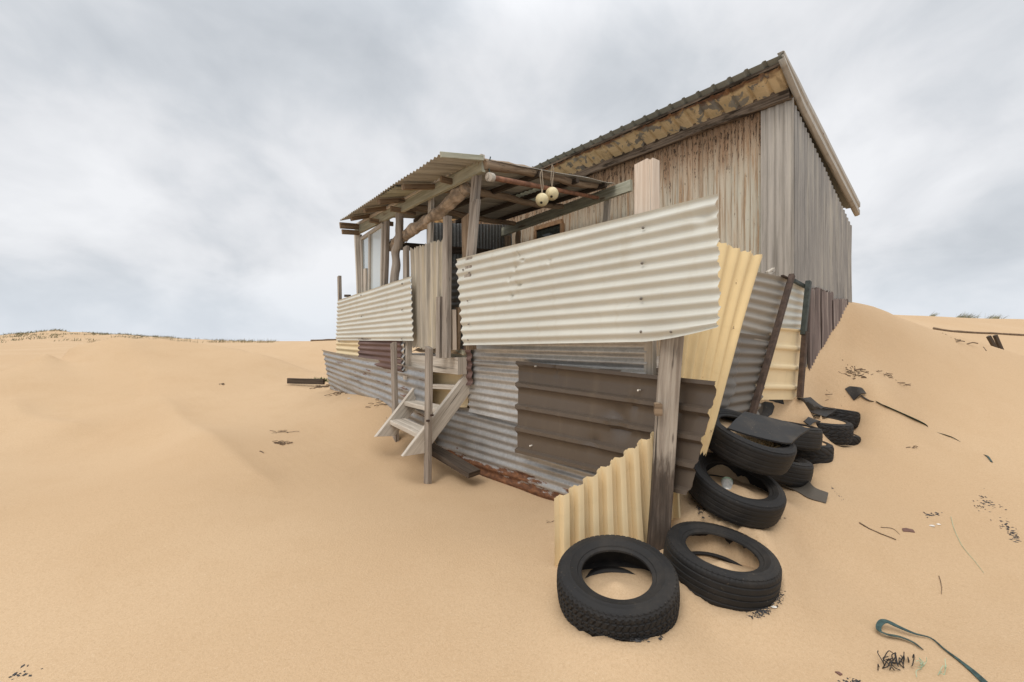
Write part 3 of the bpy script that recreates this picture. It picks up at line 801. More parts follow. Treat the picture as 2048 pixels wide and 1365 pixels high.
# ------------------------------------------------------------ the verandah
VB = 0.06
fl = on_u(680, 441, -0.26); fr = on_u(881, 309, -0.455); mr = on_u(966, 317, 0.02); br_ = on_u(1230, 366, 2.92)
def make_verandah():
    root = thing('verandah', 'ramshackle open verandah with green beam, log rafters and tin roof', 'verandah', Wd(3.3, 1.2, 1.3))
    tfl = tu(fl)[0]
    ml = Wd(5.30, 0.02, (fl.z + 0.10)); bl = Wd(5.45, 2.92, br_.z + 0.02)
    mb = MB()
    sheet('', fl, fr, mr, ml, 'v', 42, 0.008, ['green_grey_paint', 'verandah_ceiling'], seed=12, mb=mb, step=0.1, warp=0.01, flip=False)
    sheet('', ml, mr, br_, bl, 'v', 42, 0.008, ['green_grey_paint', 'verandah_ceiling'], seed=13, mb=mb, step=0.25, warp=0.015, flip=False)
    mb.build('roof', 'verandah_ceiling', root, 50).data.materials.append(MATS['verandah_ceiling'])
    # patches of other tin under the overhang
    p = MB()
    def ov(a, b, s0, s1): # quad on the overhang patch, slightly below
        f = lambda S, T: fl.lerp(fr, S).lerp(ml.lerp(mr, S), T) - UZ * 0.014
        return [f(s0, a), f(s1, a), f(s1, b), f(s0, b)]
    q = ov(0.06, 0.98, 0.50, 0.66)
    sheet('', *q, 'v', 7, 0.008, 'painted_glow_sheet', mb=p, seed=3, warp=0.004)
    p.build('green_roof_sheet', 'green_painted_timber', root, 50)
    m2 = MB()
    f2 = lambda S, T: ml.lerp(mr, S).lerp(bl.lerp(br_, S), T) - UZ * 0.02
    sheet('', f2(0.55, 0.55), f2(0.82, 0.55), f2(0.82, 0.80), f2(0.55, 0.80), 'v', 9, 0.008, 'painted_glow_sheet', mb=m2, seed=4, warp=0.003)
    m2.build('translucent_sheet', 'painted_glow_sheet', root, 50)  # lets no light through; its brightness is painted into the pale colour
    # barge strip on the overhang end and box gutter at the far end
    Board('barge_board', 'green_painted_timber', root, fr + UZ * 0.0, mr + UZ * 0.0, 0.05, 0.02, UZ)
    Board('barge_board', 'brown_timber', root, fl - UZ * 0.075, Wd(5.33, 0.04, fl.z - 0.04), 0.09, 0.03, UZ)
    Board('barge_board', 'brown_timber', root, fl - UZ * 0.165 + D2 * 0.03, Wd(5.33, 0.04, fl.z - 0.13), 0.07, 0.03, UZ)
    # front beam
    b0 = on_u(712, 463, VB); b1 = on_u(967, 331, VB)
    Board('beam', 'green_painted_timber', root, b0, b1, 0.125, 0.045, UZ)
    Board('beam_batten', 'pale_timber', root, b0 + UZ * 0.085 - D2 * 0.008, b1 + UZ * 0.085 - D2 * 0.008, 0.04, 0.05, UZ)
    for px, py in ((897, 362), (795, 420), (752, 443)):
        c = on_u(px, py, VB - 0.06); Board('rafter_end', 'brown_timber', root, c - D2 * 0.09, c + D2 * 0.25, 0.06, 0.035, UZ)
    for S in (0.12, 0.3, 0.47, 0.7):     # short rafters under the overhang
        a = fl.lerp(fr, S) - UZ * 0.045 + D2 * 0.05; d = ml.lerp(mr, S) - UZ * 0.05 + D2 * 0.02
        Board('rafter', 'brown_timber', root, a, d, 0.05, 0.06, UZ)
    # front posts
    Board('post', 'grey_timber', root, on_u(953, 343, VB + 0.02), on_u(947, 430, VB + 0.02), 0.085, 0.07, D1, wob=0.012)
    Board('post', 'grey_timber', root, on_u(951, 403, VB - 0.03), on_u(938, 560, VB - 0.03), 0.12, 0.045, D1, cut0=0.03)
    Board('post', 'pale_timber', root, on_u(863, 392, VB + 0.10), on_u(858, 560, VB + 0.10), 0.072, 0.05, D1)
    Log('post', 'grey_timber', root, [on_u(800, 428, VB + 0.02), on_u(798, 470, VB + 0.02), on_u(792, 515, VB + 0.05), on_u(787, 600, VB + 0.02)], 0.05, 0.06)
    Board('post', 'grey_timber', root, on_u(774, 440, VB + 0.03), on_u(769, 610, VB + 0.03), 0.085, 0.06, D1, wob=0.01)
    Board('post', 'pale_timber', root, on_u(714, 468, VB), on_u(721, 620, VB), 0.05, 0.08, D1, wob=0.008)
    Board('post', 'grey_timber', root, on_u(719, 470, VB + 0.05), on_u(723, 620, VB + 0.05), 0.06, 0.06, D1, wob=0.008)
    # sliding window with two panes
    wq = [on_u(724, 478, VB), on_u(767, 449, VB), on_u(764, 600, VB), on_u(727, 605, VB)]
    wm = MB()
    board(wm, wq[0], wq[1], 0.05, 0.05, UZ); board(wm, wq[1], wq[2], 0.04, 0.05, D1); board(wm, wq[3], wq[0], 0.04, 0.05, D1); board(wm, wq[2], wq[3], 0.05, 0.05, UZ)
    midt, midb = on_u(741, 467, VB), on_u(740, 604, VB)
    board(wm, midt, midb, 0.05, 0.055, D1)
    wo = wm.build('window', 'barge_paint', root, 30)
    for mt, (a, b, c, d), off in (('clear_glass', (wq[0], midt, midb, wq[3]), 0.0), ('cloudy_glass', (midt, wq[1], wq[2], midb), 0.004)):
        g = MB(); g.add([p_ + D2 * off for p_ in (a, b, c, d)], [(0, 1, 2, 3)], [(0, 0), (1, 0), (1, 1), (0, 1)]); g.build('pane', mt, wo, 0)
    # logs running back to the house
    for a, b_, r0, r1 in (((966, 330), (1208, 374), 0.055, 0.04), ((880, 377), (1122, 414), 0.05, 0.04), ((800, 413), (1028, 447), 0.05, 0.04)):
        p0 = on_u(*a, 0.06); p1 = on_u(*b_, 2.86)
        Log('log_rafter', 'log_timber', root, [p0, p0.lerp(p1, 0.35) + UZ * 0.02, p0.lerp(p1, 0.7) - UZ * 0.02, p1], r0, r1)
    for T in (0.33, 0.62, 0.9):
        a = ml.lerp(bl, T) - UZ * 0.055; d = mr.lerp(br_, T) - UZ * 0.055
        Board('purlin', 'dark_timber', root, a, d, 0.06, 0.05, UZ)
    # back beam with its stubs
    Board('beam', 'green_painted_timber', root, on_u(1263, 371, 2.96), on_u(935, 490, 2.96), 0.165, 0.05, UZ)
    Board('post', 'pale_timber', root, on_u(1215, 397, 3.06), on_u(1207, 520, 3.06), 0.10, 0.05, D1)
    Log('post', 'log_timber', root, [on_u(1033, 452, 3.04), on_u(1037, 480, 3.04), on_u(1036, 560, 3.04)], 0.05, 0.055)
    Board('beam', 'dark_timber', root, Wd(5.3, 0.72, 3.03), Wd(5.45, 2.95, 3.2), 0.12, 0.05, UZ)
    Log('post', 'log_timber', root, [Wd(5.3, 2.9, 3.5), Wd(5.33, 2.9, 2.4), Wd(5.3, 2.9, 1.2)], 0.06, 0.07)
    # deck
    Board('deck', 'grey_timber', root, Wd(0.6, 1.75, 1.26), Wd(6.1, 1.75, 1.26), 2.9, 0.05, D2)
    # added dark screen: stands in for the dim interior, hides sky and soffit
    sheet('added_dark_screen', Wd(5.55, 1.30, 3.56), Wd(5.55, 3.2, 3.82), Wd(5.55, 3.2, 1.2), Wd(5.55, 1.30, 1.2), 'v', 26, 0.009, 'dark_iron', root, seed=77, step=0.4)
    return root
make_verandah()

# rolled canvas blind, pipe, floats
pts = [on_u(938, 372, 0.20), on_u(915, 392, 0.17), on_u(882, 421, 0.16), on_u(845, 449, 0.16), on_u(808, 472, 0.16), on_u(790, 486, 0.18), on_u(784, 498, 0.2)]
sp = spline(pts, 12); m_ = MB(); n_ = len(sp)
rr = [0.068 + 0.018 * mnoise.noise(Vector((i * 0.21, 3, 1))) - (0.05 if i < 2 or i > n_ - 3 else 0) for i in range(n_)]
tube(m_, sp, rr, 40, True, 0.42, 3.3)
cv = m_.build('canvas_blind', 'canvas', None, 60)
tag(cv, 'rolled up brown canvas blind tied beneath the front verandah beam', 'blind')
for i in (6, 20, 34, 50, 62):
    mb = MB()
    i = min(i, n_ - 2); ax = (sp[i+1] - sp[i-1]).normalized(); e1 = ax.orthogonal().normalized(); e2 = ax.cross(e1)
    tube(mb, [sp[i] + (e1 * math.cos(a) + e2 * math.sin(a)) * (rr[i] * 1.12) for a in [k * math.pi / 8 for k in range(17)]], 0.004, 5, False)
    mb.build('tie_cord', 'cord_fibre', cv)

p0 = on_u(981, 355, 0.12); p1 = on_u(1195, 396, 2.84)
pipe = tube(MB(), [p0.lerp(p1, k / 8) for k in range(9)], 0.027, 12, True, 0.06).build('pipe', 'rusty_pipe')
tag(pipe, 'rusty brown pipe hung under the verandah roof with a round wooden end', 'pipe')
ax = (p1 - p0).normalized()
tube(MB(), [p0 - ax * 0.035, p0 - ax * 0.03, p0 + ax * 0.03, p0 + ax * 0.035], [0.034, 0.043, 0.043, 0.034], 18).build('end_knob', 'pale_timber', pipe)
tube(MB(), spline([p0 + UZ * 0.02, p0 + UZ * 0.11 + D1 * 0.03, p0 + UZ * 0.2], 6), 0.006, 6).build('tie_cord', 'strap_green', pipe)

def float_ball(px, py, k, label, loopdir):
    c = P(px, py, k); r = 13.2 * k / 910
    m = MB(); seg, rg = 32, 18; vs = []; fs = []
    for i in range(rg + 1):
        th = math.pi * i / rg
        for j in range(seg):
            ph = 2 * math.pi * j / seg
            rr_ = r * (1 - 0.10 * math.exp(-((th - math.pi) / 0.16) ** 2) - 0.035 * math.exp(-((math.sin(ph - 2.3) * math.sin(th)) / 0.05) ** 2) * (1 if math.cos(ph - 2.3) > 0 else 0))
            vs.append(c + Vector((math.sin(th) * math.cos(ph), math.sin(th) * math.sin(ph), math.cos(th))) * rr_)
    fs = [(i*seg+j, i*seg+(j+1) % seg, (i+1)*seg+(j+1) % seg, (i+1)*seg+j) for i in range(rg) for j in range(seg)]
    m.add(vs, fs)
    o = m.build('fishing_float', 'float_plastic', None, 60)
    tag(o, label, 'float', 'fishing floats hung under the verandah')
    c2 = MB()
    tube(c2, spline([c + UZ * r * 0.96, c + UZ * (r + 0.09) + loopdir * 0.5, c + UZ * (r + 0.20) + loopdir, c + UZ * (r + 0.26)], 8), 0.005, 6)
    tube(c2, spline([c + UZ * r * 0.96, c + UZ * (r + 0.08) - loopdir * 0.6, c + UZ * (r + 0.18) - loopdir * 0.2, c + UZ * (r + 0.26)], 8), 0.005, 6)
    c2.build('cord', 'cord_fibre', o)
    h = MB(); hc = c + Vector((-0.15, -0.72, -0.66)).normalized() * r * 0.985; hn = (hc - c).normalized()
    tube(h, [hc - hn * 0.01, hc + hn * 0.003], [0.017, 0.014], 14); h.build('plug_hole', 'interior_dark', o)  # solid dark disc, its colour paints the shade inside the hole
float_ball(1084, 400, 5.0, 'lower left of two round cream fishing floats hanging under the verandah roof', Vector((-0.02, 0, 0)))
float_ball(1104, 388, 5.15, 'upper right of two round cream fishing floats, with a loose cord loop beside it', Vector((0.02, 0.01, 0)))

# ------------------------------------------------------------ front fence
def screws(root, pts, nrm, r=0.009):
    for p in pts:
        tube(MB(), [p - nrm * 0.004, p + nrm * 0.004, p + nrm * 0.009], [r, r, r * 0.5], 8).build('screw_head', 'screw_metal', root, 30)
NF = -D2
def fence_right():
    root = thing('corrugated_fence', 'deck fence topped by one long clean cream corrugated sheet right of the steps', 'fence', Wd(1.0, 0.1, 0.1))
    def edge(S, T):
        k = max(0, (S - 0.80) / 0.20)
        T2 = T - 0.085 * k ** 1.6 * T ** 8
        return S, T2, 0.05 * k ** 2 * T ** 6
    dn = [(0.36, 0.10, 0.012, 0.03, -0.022), (0.335, 0.24, 0.014, 0.02, -0.029), (0.38, 0.17, 0.03, 0.012, -0.029), (0.30, 0.34, 0.012, 0.02, -0.025), (0.345, 0.40, 0.03, 0.015, -0.022), (0.30, 0.51, 0.02, 0.03, -0.025), (0.5, 0.24, 0.012, 0.02, -0.022), (0.31, 0.45, 0.3, 0.3, -0.022), (0.97, 0.15, 0.05, 0.04, -0.02)]
    sheet('cream_sheet', on_u(912, 519, 0), on_u(1433, 388, 0), on_u(1442, 681, 0), on_u(926, 691, 0), 'h', 10.5, 0.0125, 'cream_paint', root, seed=21, warp=0.006, rag=0.006, dents=dn, edge=edge, step=0.013, phase=0.25)
    screws(root, [on_u(x, y, -0.012) for x, y in [(1286, 456), (1284, 527), (1282, 598), (1282, 664), (1342, 664), (938, 546), (935, 602), (937, 649), (936, 680), (926, 540)]], NF)
    sheet('galvanised_sheet', on_u(929, 684, 0.30), on_u(1293, 684, 0.30), on_u(1293, 902, 0.30), on_u(938, 824, 0.30), 'h', 10, 0.0095, 'galvanised_iron', root, seed=22, rag=0.012, warp=0.008, dents=[(0.86, 0.3, 0.08, 0.06, -0.02)])
    sheet('rusty_edge_sheet', on_u(926, 686, 0.26), on_u(942, 686, 0.26), on_u(944, 772, 0.26), on_u(929, 770, 0.26), 'h', 5, 0.011, 'red_iron', root, seed=23, rag=0.006, warp=0.003)
    sheet('rusted_foot_sheet', on_u(838, 792, 0.345), on_u(1300, 905, 0.345), on_u(1300, 1120, 0.33), on_u(838, 950, 0.33), 'h', 11, 0.0095, 'galvanised_iron_rusted_foot', root, seed=24, warp=0.008, rag=0.01)
    Board('batten', 'pale_timber', root, on_u(1300, 680, 0.32), on_u(1300, 960, 0.32), 0.075, 0.05, D1)
    Board('post', 'dark_timber', root, on_u(1347, 676, 0.42), on_u(1340, 950, 0.42), 0.09, 0.07, D1)
    Board('post', 'brown_timber', root, on_u(934, 433, 0.10), on_u(941, 700, 0.10), 0.155, 0.05, D1, cut0=0.03)
    Board('post', 'dark_timber', root, on_u(1375, 675, 0.52), on_u(1362, 800, 0.45), 0.06, 0.05, D1)
    mb = MB(); board(mb, on_u(1289, 327, 0.16), Wd(tu(on_u(1289, 327, 0.16))[0], 0.16, 1.56), 0.105, 0.09, D1, cut0=0.012)
    mb.build('new_post', 'sawn_timber', root, 30)
    Board('new_post', 'sawn_timber', root, on_u(1307, 324, 0.17), Wd(tu(on_u(1307, 324, 0.17))[0], 0.17, 1.56), 0.045, 0.088, D1, cut0=0.02)
    # dark corrugated sheet behind the gate post
    sheet('dark_sheet', on_u(900, 536, 0.5), on_u(930, 530, 0.5), on_u(930, 700, 0.5), on_u(900, 700, 0.5), 'h', 13, 0.009, 'dark_iron', root, seed=26, step=0.1)
    return root
fence_right()

o = sheet('metal_sheet', on_u(1034, 722, 0.235), on_u(1433, 763, 0.20), on_u(1376, 990, 0.17), on_u(1032, 905, 0.20), 'h', 4.14, 0.018, 'brown_paint', None, kind='rib', seed=27, warp=0.012, rag=0.004, phase=-0.07,
      dents=[(0.62, 0.40, 0.10, 0.05, -0.028), (0.66, 0.52, 0.06, 0.07, -0.03), (0.60, 0.45, 0.03, 0.05, 0.02), (0.70, 0.30, 0.04, 0.07, -0.018), (0.52, 0.72, 0.06, 0.05, -0.02), (0.27, 0.02, 0.012, 0.05, -0.03), (0.86, 0.25, 0.05, 0.12, -0.02), (0.10, 0.26, 0.015, 0.025, -0.012), (0.10, 0.51, 0.015, 0.025, -0.012)], step=0.02)
tag(o, 'dented dark brown ribbed metal sheet fixed low across the front fence', 'metal sheet')
for x, y in [(1277, 781), (1061, 892), (1071, 733)]:
    p = on_u(x, y, 0.2); tube(MB(), [p + D2 * 0.02, p - D2 * 0.008], 0.007, 8).build('nail_head', 'shell', o, 30)

# straw coloured trapezoidal sheet standing in the sand in front
o = sheet('metal_sheet', P(1110, 1000, 2.86), P(1345, 842, 3.04), P(1362, 1120, 3.06), P(1112, 1180, 2.86), 'v', 8.6, 0.024, 'straw_paint', None, kind='trap', seed=28, warp=0.010, rag=0.006, freq=2, phase=0.3)
tag(o, 'pale yellow ribbed sheet with a slanted top standing in sand before the front tyre', 'metal sheet')
# the leaning post that carries the cream sheet
po = thing('fence_post', 'leaning grey timber post with dark foot standing in sand between the front tyres', 'post', (P(1312, 1092, 2.93)))
pA, pB = P(1310, 1150, 2.95), P(1346, 664, 2.87)
Board('shaft', 'stained_post_timber', po, pA, pB, 0.130, 0.105, Vector((1, -0.25, 0)), wob=0.007, seed=0.0)
c = P(1317, 820, 2.80); Board('block', 'brown_timber', po, c - Vector((0, 0.005, 0)), c + Vector((0.01, 0.05, 0)), 0.045, 0.075, Vector((1, 0, 0)))

# ------------------------------------------------------------ yellow sheet and the side fence
o = sheet('metal_sheet', P(1380, 470, 3.16), P(1524, 513, 3.42), P(1410, 912, 3.10), P(1340, 850, 2.98), 'v', 6, 0.0115, 'yellow_paint', None, seed=33, rag=0.016, warp=0.012, phase=0.2)
tag(o, 'tall yellow corrugated sheet with chipped edges leaning right of the cream fence sheet', 'metal sheet')
def fence_side():
    root = thing('corrugated_fence', 'grey corrugated side fence running back beside the shack on steel pickets', 'fence', Wd(0.13, 1.7, 1.0))
    T0 = 0.22
    sheet('grey_sheet', on_t(1475, 538, T0), on_t(1583, 558, T0), on_t(1540, 697, T0), on_t(1440, 668, T0), 'h', 7.5, 0.0105, 'grey_paint', root, seed=34, warp=0.012, rag=0.008)
    sheet('dark_grey_sheet', on_t(1450, 662, T0 - 0.02), on_t(1547, 676, T0 - 0.02), on_t(1515, 830, T0 - 0.02), on_t(1412, 860, T0 - 0.02), 'h', 9, 0.0105, 'dark_grey_paint', root, seed=35, warp=0.015, rag=0.01,
          dents=[(0.27, 0.35, 0.03, 0.2, 0.04), (0.24, 0.7, 0.03, 0.12, 0.06), (0.33, 0.8, 0.04, 0.1, -0.04), (0.27, 0.6, 0.02, 0.04, 0.03)], step=0.025)
    sheet('beige_sheet', on_t(1570, 560, T0 + 0.03), on_t(1614, 580, T0 + 0.03), on_t(1612, 664, T0 + 0.03), on_t(1545, 664, T0 + 0.03), 'h', 6, 0.0105, 'cream_paint', root, seed=36, warp=0.01, rag=0.006)
    sheet('straw_sheet', on_t(1550, 655, T0 - 0.01), on_t(1609, 660, T0 - 0.01), on_t(1603, 800, T0 - 0.01), on_t(1500, 800, T0 - 0.01), 'h', 3.6, 0.010, 'straw_paint', root, kind='rib', seed=37, warp=0.008)
    Board('picket', 'rusty_steel', root, on_t(1584, 551, T0 - 0.06), on_t(1503, 835, T0 - 0.06), 0.05, 0.045, D2)
    Board('picket', 'green_steel', root, on_t(1617, 563, T0 - 0.05), on_t(1606, 670, T0 - 0.05), 0.05, 0.045, D2)
    Board('picket', 'rusty_steel', root, on_t(1610, 664, T0 - 0.06), on_t(1600, 795, T0 - 0.06), 0.055, 0.045, D2)
    Board('top_rail', 'green_steel', root, on_t(1588, 562, T0 - 0.01), on_t(1614, 576, T0 - 0.01), 0.035, 0.03, UZ)
    Board('peg', 'pale_timber', root, on_t(1534, 548, T0 + 0.02), on_t(1547, 540, T0 + 0.06), 0.04, 0.03, UZ)
    c = on_t(1565, 552, T0 - 0.03); Board('bracket', 'rusty_steel', root, c, on_t(1582, 560, T0 - 0.03), 0.015, 0.03, UZ)
    return root
fence_side()

# ------------------------------------------------------------ left fence, gate, steps
def fence_left():
    root = thing('corrugated_fence', 'lower fence of patched cream, yellow and red corrugated sheets left of the steps', 'fence', Wd(4.8, 0.1, 0.8))
    sheet('cream_sheet', on_u(675, 601, 0), on_u(821, 553, 0), on_u(826, 682, 0), on_u(672, 681, 0), 'h', 10.5, 0.0105, 'cream_paint', root, seed=61, warp=0.006, rag=0.006, phase=0.25, dents=[(0.14, 0.1, 0.02, 0.03, -0.012), (0.15, 0.3, 0.02, 0.03, -0.012), (0.16, 0.5, 0.02, 0.03, -0.012)], step=0.04)
    screws(root, [on_u(x, y, -0.012) for x, y in [(722, 591), (723, 633), (804, 568), (804, 620), (803, 678), (724, 677)]], NF, 0.010)
    sheet('yellow_sheet', on_u(673, 678, 0.03), on_u(720, 678, 0.03), on_u(720, 735, 0.03), on_u(673, 725, 0.03), 'h', 5, 0.010, 'straw_paint', root, seed=62)
    sheet('red_sheet', on_u(717, 678, 0.02), on_u(801, 678, 0.02), on_u(803, 745, 0.02), on_u(717, 728, 0.02), 'h', 5.5, 0.011, 'red_iron', root, seed=63, rag=0.006)
    sheet('galvanised_edge_sheet', on_u(795, 678, 0.035), on_u(808, 678, 0.035), on_u(808, 742, 0.035), on_u(795, 740, 0.035), 'h', 5, 0.012, 'galvanised_iron', root, seed=64)
    Board('post', 'pale_timber', root, on_u(816, 660, 0.09), on_u(815, 760, 0.09), 0.10, 0.07, D1)
    Board('post', 'grey_timber', root, on_u(679, 553, 0.06), on_u(681, 690, 0.06), 0.075, 0.05, D1, cut0=0.01)
    Board('post', 'pale_timber', root, on_u(731, 538, 0.0 + 0.05), on_u(733, 660, 0.05), 0.085, 0.04, D1)
    Board('post', 'grey_timber', root, on_u(812, 494, 0.07), on_u(813, 640, 0.07), 0.10, 0.045, D1, cut0=0.01)
    Board('shelf', 'dark_timber', root, on_u(690, 592, 0.08), on_u(700, 592, 0.10), 0.04, 0.03, UZ)
    return root
fence_left()
def gate():
    root = thing('gate', 'weathered vertical board gate closing the deck at the top of the steps', 'gate', Wd(3.0, 0.1, 1.3))
    sheet('gate_panel', on_u(822, 498, 0.09), on_u(889, 480, 0.09), on_u(889, 702, 0.09), on_u(826, 694, 0.09), 'v', 6, 0.014, 'gate_boards', root, kind='trap', seed=66, warp=0.01, rag=0.02)
    Board('gate_post', 'grey_timber', root, on_u(895, 434, 0.05), on_u(893, 716, 0.05), 0.095, 0.06, D1)
    Board('stile', 'grey_timber', root, on_u(879, 594, 0.035), on_u(878, 716, 0.035), 0.085, 0.04, D1)
    Board('stile', 'sawn_timber', root, on_u(907, 620, 0.13), on_u(908, 700, 0.13), 0.04, 0.05, D1)
    Board('stile', 'brown_timber', root, on_u(917, 615, 0.2), on_u(914, 700, 0.2), 0.07, 0.04, D1)
    return root
gate()

def steps():
    root = thing('wooden_steps', 'pale weathered three tread wooden steps with two upright posts before the gate', 'steps', Wd(3.1, -0.1, 0.2))
    rt, rb = on_u(932, 747, 0.27), on_u(815, 899, -0.42); lt, lb = on_u(848, 750, 0.27), on_u(760, 863, -0.42)
    for nm, a, b_ in (('stringer', rt, rb), ('stringer', lt, lb)):
        ax = (b_ - a).normalized(); side = ax.cross(D1).normalized()
        if side.z > 0: side = -side
        Board(nm, 'pale_timber', root, a + side * 0.085, b_ + side * 0.085, 0.185, 0.055, side, cut0=-0.02, cut1=-0.17, wob=0.003)
    for f, mt in ((0.16, 'pale_timber'), (0.48, 'pale_timber'), (0.80, 'pale_timber')):
        a = lt.lerp(lb, f) - D1 * 0.02; b_ = rt.lerp(rb, f) + D1 * 0.02
        dz = -0.035 * UZ + D2 * 0.085
        Board('tread', mt, root, a + dz, b_ + dz, 0.20, 0.05, D2)
    Board('post', 'grey_timber', root, on_u(858, 695, -0.24), on_u(855, 985, -0.21), 0.085, 0.05, D1, cut0=-0.02, taper=1.0)
    Board('post', 'grey_timber', root, on_u(787, 686, -0.14), on_u(793, 930, -0.10), 0.085, 0.05, D1, cut0=0.025)
    for px, py in ((863, 831), (855, 842)):
        p = on_u(px, py, -0.26); tube(MB(), [p + D2 * 0.02, p - D2 * 0.012], 0.012, 6).build('bolt', 'rusty_steel', root, 30)
    return root
steps()
def landing():
    o = Board('timber_beam', 'pale_timber', None, on_u(811, 723, 0.16), on_u(925, 733, 0.20), 0.185, 0.12, UZ, wob=0.006)
    tag(o, 'thick pale timber threshold beam sanded over above the steps', 'timber beam')
    o = Board('timber_block', 'green_painted_timber', None, on_u(896, 710, 0.28), on_u(935, 711, 0.28), 0.11, 0.10, UZ)
    tag(o, 'short greenish timber block on the threshold beside the cream fence sheet', 'timber block')
    # drifted sand on the deck behind the beam
    m = MB(); vs = []; n = 14; k = 8
    for i in range(n + 1):
        for j in range(k + 1):
            p = Wd(2.66 + 1.3 * i / n, 0.16 + 0.5 * j / k, 0)
            z = on_u(880, 704, 0.2).z - 0.01 + 0.05 * mnoise.noise(Vector((i * 0.5, j * 0.5, 2))) + 0.06 * j / k
            vs.append((p.x, p.y, z))
    m.add(vs, [(i*(k+1)+j, i*(k+1)+j+1, (i+1)*(k+1)+j+1, (i+1)*(k+1)+j) for i in range(n) for j in range(k)])
    tag(m.build('sand_drift', 'sand', None, 60), kind='structure')
    o = sheet('metal_sheet', on_u(846, 740, 0.30), on_u(934, 742, 0.30), on_u(936, 815, 0.30), on_u(846, 815, 0.30), 'h', 2, 0.008, 'straw_paint', None, kind='rib', seed=70)
    tag(o, 'yellowish scrap sheet seen between the treads behind the wooden steps', 'metal sheet')
landing()
o = sheet('metal_sheet', on_u(643, 700, -0.16), on_u(856, 738, 0.10), on_u(856, 900, 0.16), on_u(662, 786, 0.05), 'h', 9, 0.0105, 'hull_iron', None, seed=71, warp=0.03, rag=0.012, dents=[(0.5, 0.62, 0.8, 0.03, 0.035), (0.35, 0.3, 0.01, 0.3, -0.01)], freq=0.8)
tag(o, 'long grey rust-stained corrugated sheet curving along the sand left of the steps', 'metal sheet')

# planks lying in the sand
o = Board('plank', 'dark_timber', None, P(855, 893, 5.05), P(949, 948, 4.55), 0.16, 0.055, D2)
tag(o, 'dark weathered plank lying in sand at the foot of the steps', 'plank')
o = Board('plank', 'dark_timber', None, P(576, 762, 8.5), P(648, 764, 8.3), 0.10, 0.05, UZ)
tag(o, 'dark timber edge poking from sand left of the grey sheet', 'plank')

